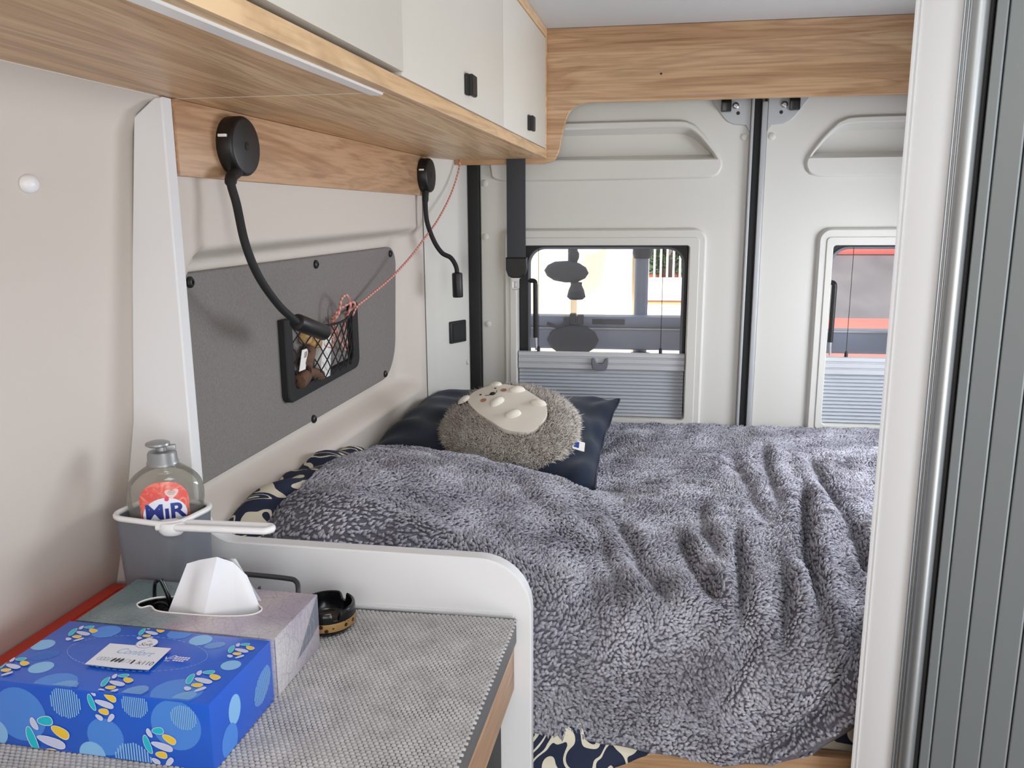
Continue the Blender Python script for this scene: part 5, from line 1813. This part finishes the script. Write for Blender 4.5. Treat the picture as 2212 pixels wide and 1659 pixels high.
# ------------------------------------------------------------------ outside, seen through the rear windows
M['plaster'] = mat('cream_plaster', (240, 226, 200), 0.9, var=(1.5, 0.06))
M['plaster_white'] = mat('white_plaster', (240, 240, 238), 0.85)
M['concrete'] = mat('grey_concrete', (150, 146, 146), 0.9, var=(3, 0.18), bump=(6, 0.3, 0.02))
M['rail_blue'] = mat('blue_grey_rail', (140, 150, 176), 0.5, metal=0.2)
M['rack_dark'] = mat('rack_clamp', (58, 60, 76), 0.6)
M['car_red'] = mat('car_red', (190, 92, 84), 0.35, coat=0.4)
M['leaf'] = mat('balcony_leaf', (58, 92, 52), 0.8, var=(20, 0.4))
g = box('ground', (-14, 2.9, -0.35), (16, 16, -0.30), mat('street', (176, 170, 160), 0.9, var=(2, 0.1)), None, bev=0); tag(g, None, None, kind='structure')
bu = thing('house', 'cream plastered house across the street seen through rear window', 'building', (0.5, 9.2, -0.3))
box('wall', (-8, 9.0, -0.3), (9, 9.4, 6.0), M['plaster'], bu, bev=0)
box('pier', (-0.865, 8.86, -0.3), (-0.735, 9.0, 6), M['plaster_white'], bu, bev=0.01)
tube('downpipe', [(-0.105, 8.93, -0.3), (-0.105, 8.93, 6)], 0.035, M['plaster_white'], bu, n=12)
box('balcony_slab', (0.02, 8.3, 0.575), (3.2, 9.0, 0.615), mat('terracotta_edge', (222, 170, 132), 0.9), bu, bev=0.01)
box('lower_wall', (0.02, 8.29, -0.3), (3.2, 8.99, 0.575), M['plaster_white'], bu, bev=0)
box('balcony_parapet', (0.02, 8.28, 0.615), (3.2, 8.36, 0.838), M['plaster_white'], bu, bev=0.01)
box('recess_shade_sheet', (0.05, 8.985, 0.60), (3.2, 8.998, 3.0), mat('shaded_room', (120, 118, 116), 0.9), bu, bev=0)  # flat grey sheet; the shade of a recess is put into its colour
rl = box('balcony_handrail', (0.02, 8.30, 1.80), (3.2, 8.34, 1.84), M['plaster_white'], bu, bev=0.004)
for k in range(26):
    x = 0.08 + 0.062 * k
    tube('baluster', [(x, 8.32, 0.838), (x, 8.32, 1.80)], 0.011, M['plaster_white'], rl, n=8)
for i, (x, c, lb_) in enumerate(((0.16, M['leaf'], 'bushy green balcony plant with few flowers near the downpipe'), (0.44, M['leaf'], 'second green balcony plant from the downpipe'))):
    V, F = [], []
    for k in range(260):
        p = Vector(RNG.normal(0, 1, 3)); p.normalize()
        p = Vector((x, 8.62, 1.12)) + Vector((p.x * 0.11, p.y * 0.11, p.z * 0.30)) * (0.5 + 0.5 * random.random())
        t = Vector(RNG.normal(0, 1, 3)).normalized(); s_ = t.orthogonal().normalized()
        b0 = len(V)
        V += [tuple(p - t * 0.05), tuple(p + s_ * 0.022), tuple(p + t * 0.05), tuple(p - s_ * 0.022)]
        F.append((b0, b0 + 1, b0 + 2, b0 + 3))
    pt_ = thing('balcony_plant', lb_, 'plant', (x, 8.62, 0.616), 'plants on the balcony')
    o = mesh('foliage', V, F, c, pt_); o['kind'] = 'stuff'
    lathe('pot', [(0.07, 0.0), (0.09, 0.22), (0.10, 0.24), (0.085, 0.24), (0.08, 0.20), (0, 0.20)], (x, 8.62, 0.616), mat('clay_pot', (170, 96, 66), 0.9), pt_, n=20)

# bicycle rack on the rear doors
rk = thing('bicycle_rack', 'folded blue-grey bicycle rack with dark clamps outside rear window', 'bicycle rack', (0.1, 2.75, 0.2))
pr = rrect(-0.035, 0.998, 0.045, 1.072, 0.012, 4)
V = [(x, 2.75 + a, z) for x in (-0.46, 1.25) for a, z in pr]
n = len(pr)
F = [(i, (i + 1) % n, n + (i + 1) % n, n + i) for i in range(n)] + [tuple(range(n))[::-1], tuple(range(n, 2 * n))]
fix_normals(mesh('lower_rail', V, F, M['rail_blue'], rk, smooth=40))
box('upper_tray', (-0.46, 2.722, 1.070), (0.30, 2.785, 1.109), M['rail_blue'], rk, bev=0.012)
box('rail_groove', (-0.46, 2.711, 1.066), (1.25, 2.7145, 1.071), M['alu'], rk, bev=0.001)
box('rail_sticker', (-0.152, 2.7195, 1.082), (-0.045, 2.7225, 1.100), M['rack_dark'], rk, bev=0.0005)
tube('clamp_stem', [(-0.222, 2.77, 1.27), (-0.220, 2.79, 1.9)], 0.016, M['rack_dark'], rk, n=12)
tube('upright', [(0.006, 2.80, 0.25), (0.006, 2.80, 2.0)], 0.0225, M['rail_blue'], rk, n=14)
tube('upright', [(0.92, 2.80, 0.25), (0.92, 2.80, 2.0)], 0.0225, M['rail_blue'], rk, n=14)
for nm, c, r in (('clamp_pad', (-0.240, 2.74, 1.253), (0.074, 0.035, 0.036)), ('rail_shoe', (-0.215, 2.712, 1.030), (0.086, 0.030, 0.052))):
    lathe(nm, [(0.0, -1.0), (0.55, -0.86), (0.86, -0.5), (1.0, 0.0), (0.86, 0.5), (0.55, 0.86), (0.0, 1.0)], (0, 0, 0), M['rack_dark'], None, n=24)
    o = [q for q in bpy.data.objects if q.name.startswith(nm)][-1]
    o.parent = rk
    o.location = Vector(c) - Vector(rk.location)
    for v in o.data.vertices:
        v.co.z -= 1.0
    o.scale = r
    if nm == 'clamp_pad':
        o.rotation_euler = (0, 0.06, 0)
lathe('clamp_knob', [(0.0, -0.030), (0.022, -0.030), (0.031, -0.022), (0.026, 0.0), (0.018, 0.018), (0.020, 0.026), (0.0, 0.028)], (-0.206, 2.73, 1.193), M['rack_dark'], rk, n=12)
lathe('clamp_knob', [(0.0, -0.028), (0.010, -0.026), (0.018, -0.006), (0.018, 0.008), (0.011, 0.020), (0.013, 0.040), (0.0, 0.042)], (-0.217, 2.75, 1.305), M['rack_dark'], rk, n=12)
lathe('upright_collar', [(0.0, -0.02), (0.026, -0.018), (0.031, 0.0), (0.030, 0.012), (0.024, 0.022), (0.0, 0.024)], (0.006, 2.80, 1.312), M['rack_dark'], rk, n=16)
lathe('rack_foot', [(0.0, -0.020), (0.028, -0.018), (0.036, -0.004), (0.034, 0.012), (0.0, 0.014)], (0.008, 2.74, 0.973), M['rack_dark'], rk, n=12)
for k, (x, z) in enumerate(((-0.245, 1.098), (-0.225, 1.108), (-0.200, 1.104))):
    box('strap_buckle', (x, 2.70, z - 0.022), (x + 0.020, 2.735, z + 0.010), M['rack_dark'], rk, bev=0.004)
tube('loose_strap', smooth_open([(-0.300, 2.705, 1.085), (-0.262, 2.700, 1.075), (-0.235, 2.70, 1.088)], 6), 0.003, M['rack_dark'], rk, n=6, flat=2.0)
tube('loose_strap', smooth_open([(-0.285, 2.705, 0.985), (-0.270, 2.700, 0.968), (-0.245, 2.700, 0.966), (-0.235, 2.702, 0.985)], 6), 0.003, M['rack_dark'], rk, n=6, flat=2.0)
# clear cover hanging from the clamp
Vc = []
for i in range(9):
    for j in range(7):
        u, t = i / 8, j / 6
        Vc.append((-0.185 + 0.075 * u - 0.02 * t * u, 2.765 + 0.012 * math.sin(u * 7) + 0.008 * math.sin(t * 9), 1.318 - 0.13 * t - 0.012 * math.sin(u * 5)))
mesh('rain_cover', Vc, grid_faces(9, 7), clear_mat('film', (0.86, 0.86, 0.84, 1), 0.10, haze=0.18), rk, smooth=179)

# red car and concrete wall beyond the other window
wl2 = box('garden_wall', (1.35, 8.2, -0.3), (6.0, 8.5, 2.9), M['concrete'], None, bev=0.01)
tag(wl2, 'grey stained concrete wall standing behind the red car', 'wall')
car = thing('red_car', 'red car parked behind the van, seen past the washroom post', 'car', (1.75, 5.9, -0.3))
body = [(3.9, -0.10), (3.88, 0.50), (4.0, 0.74), (4.7, 0.855), (5.0, 0.87), (7.6, 0.88), (8.0, 0.78), (8.05, 0.2), (7.9, -0.10)]
V = [(x, y, z) for x in (0.92, 0.98, 2.60, 2.66) for y, z in [((yy + (0.04 if x in (0.92, 2.66) else 0) * (1 if yy < 6 else -1)), zz_ - (0.03 if x in (0.92, 2.66) else 0)) for yy, zz_ in body]]
n = len(body)
F = []
for s_ in range(3):
    F += [(s_ * n + i, s_ * n + (i + 1) % n, (s_ + 1) * n + (i + 1) % n, (s_ + 1) * n + i) for i in range(n)]
F += [tuple(range(n)), tuple(range(3 * n, 4 * n))[::-1]]
fix_normals(mesh('body', V, F, M['car_red'], car, smooth=30))
cabn = [(4.85, 0.86), (5.50, 1.20), (7.0, 1.20), (7.6, 0.86)]
V = [(x + (0.14 if k in (1, 2) else 0) * (1 if x < 1.8 else -1), y, z) for x in (0.98, 2.60) for k, (y, z) in enumerate(cabn)]
F = [(0, 1, 5, 4), (1, 2, 6, 5), (2, 3, 7, 6), (0, 3, 2, 1), (4, 5, 6, 7)]
mi = [1, 0, 1, 1, 1]
m_wind = mat('car_glass', (96, 92, 96), 0.5, var=(4, 0.25))
fix_normals(mesh('cabin', V, F, [M['car_red'], m_wind], car, mi=mi))
box('roof', (1.10, 5.46, 1.185), (2.48, 7.05, 1.25), M['car_red'], car, bev=0.03)
for x in (0.97, 2.45):
    for y in (4.75, 7.3):
        lathe('wheel', [(0.0, 0.0), (0.20, 0.0), (0.30, 0.01), (0.31, 0.05), (0.31, 0.16), (0.0, 0.18)], (x, y, 0.01), M['black_soft'], car, n=28, axis=(1, 0, 0))
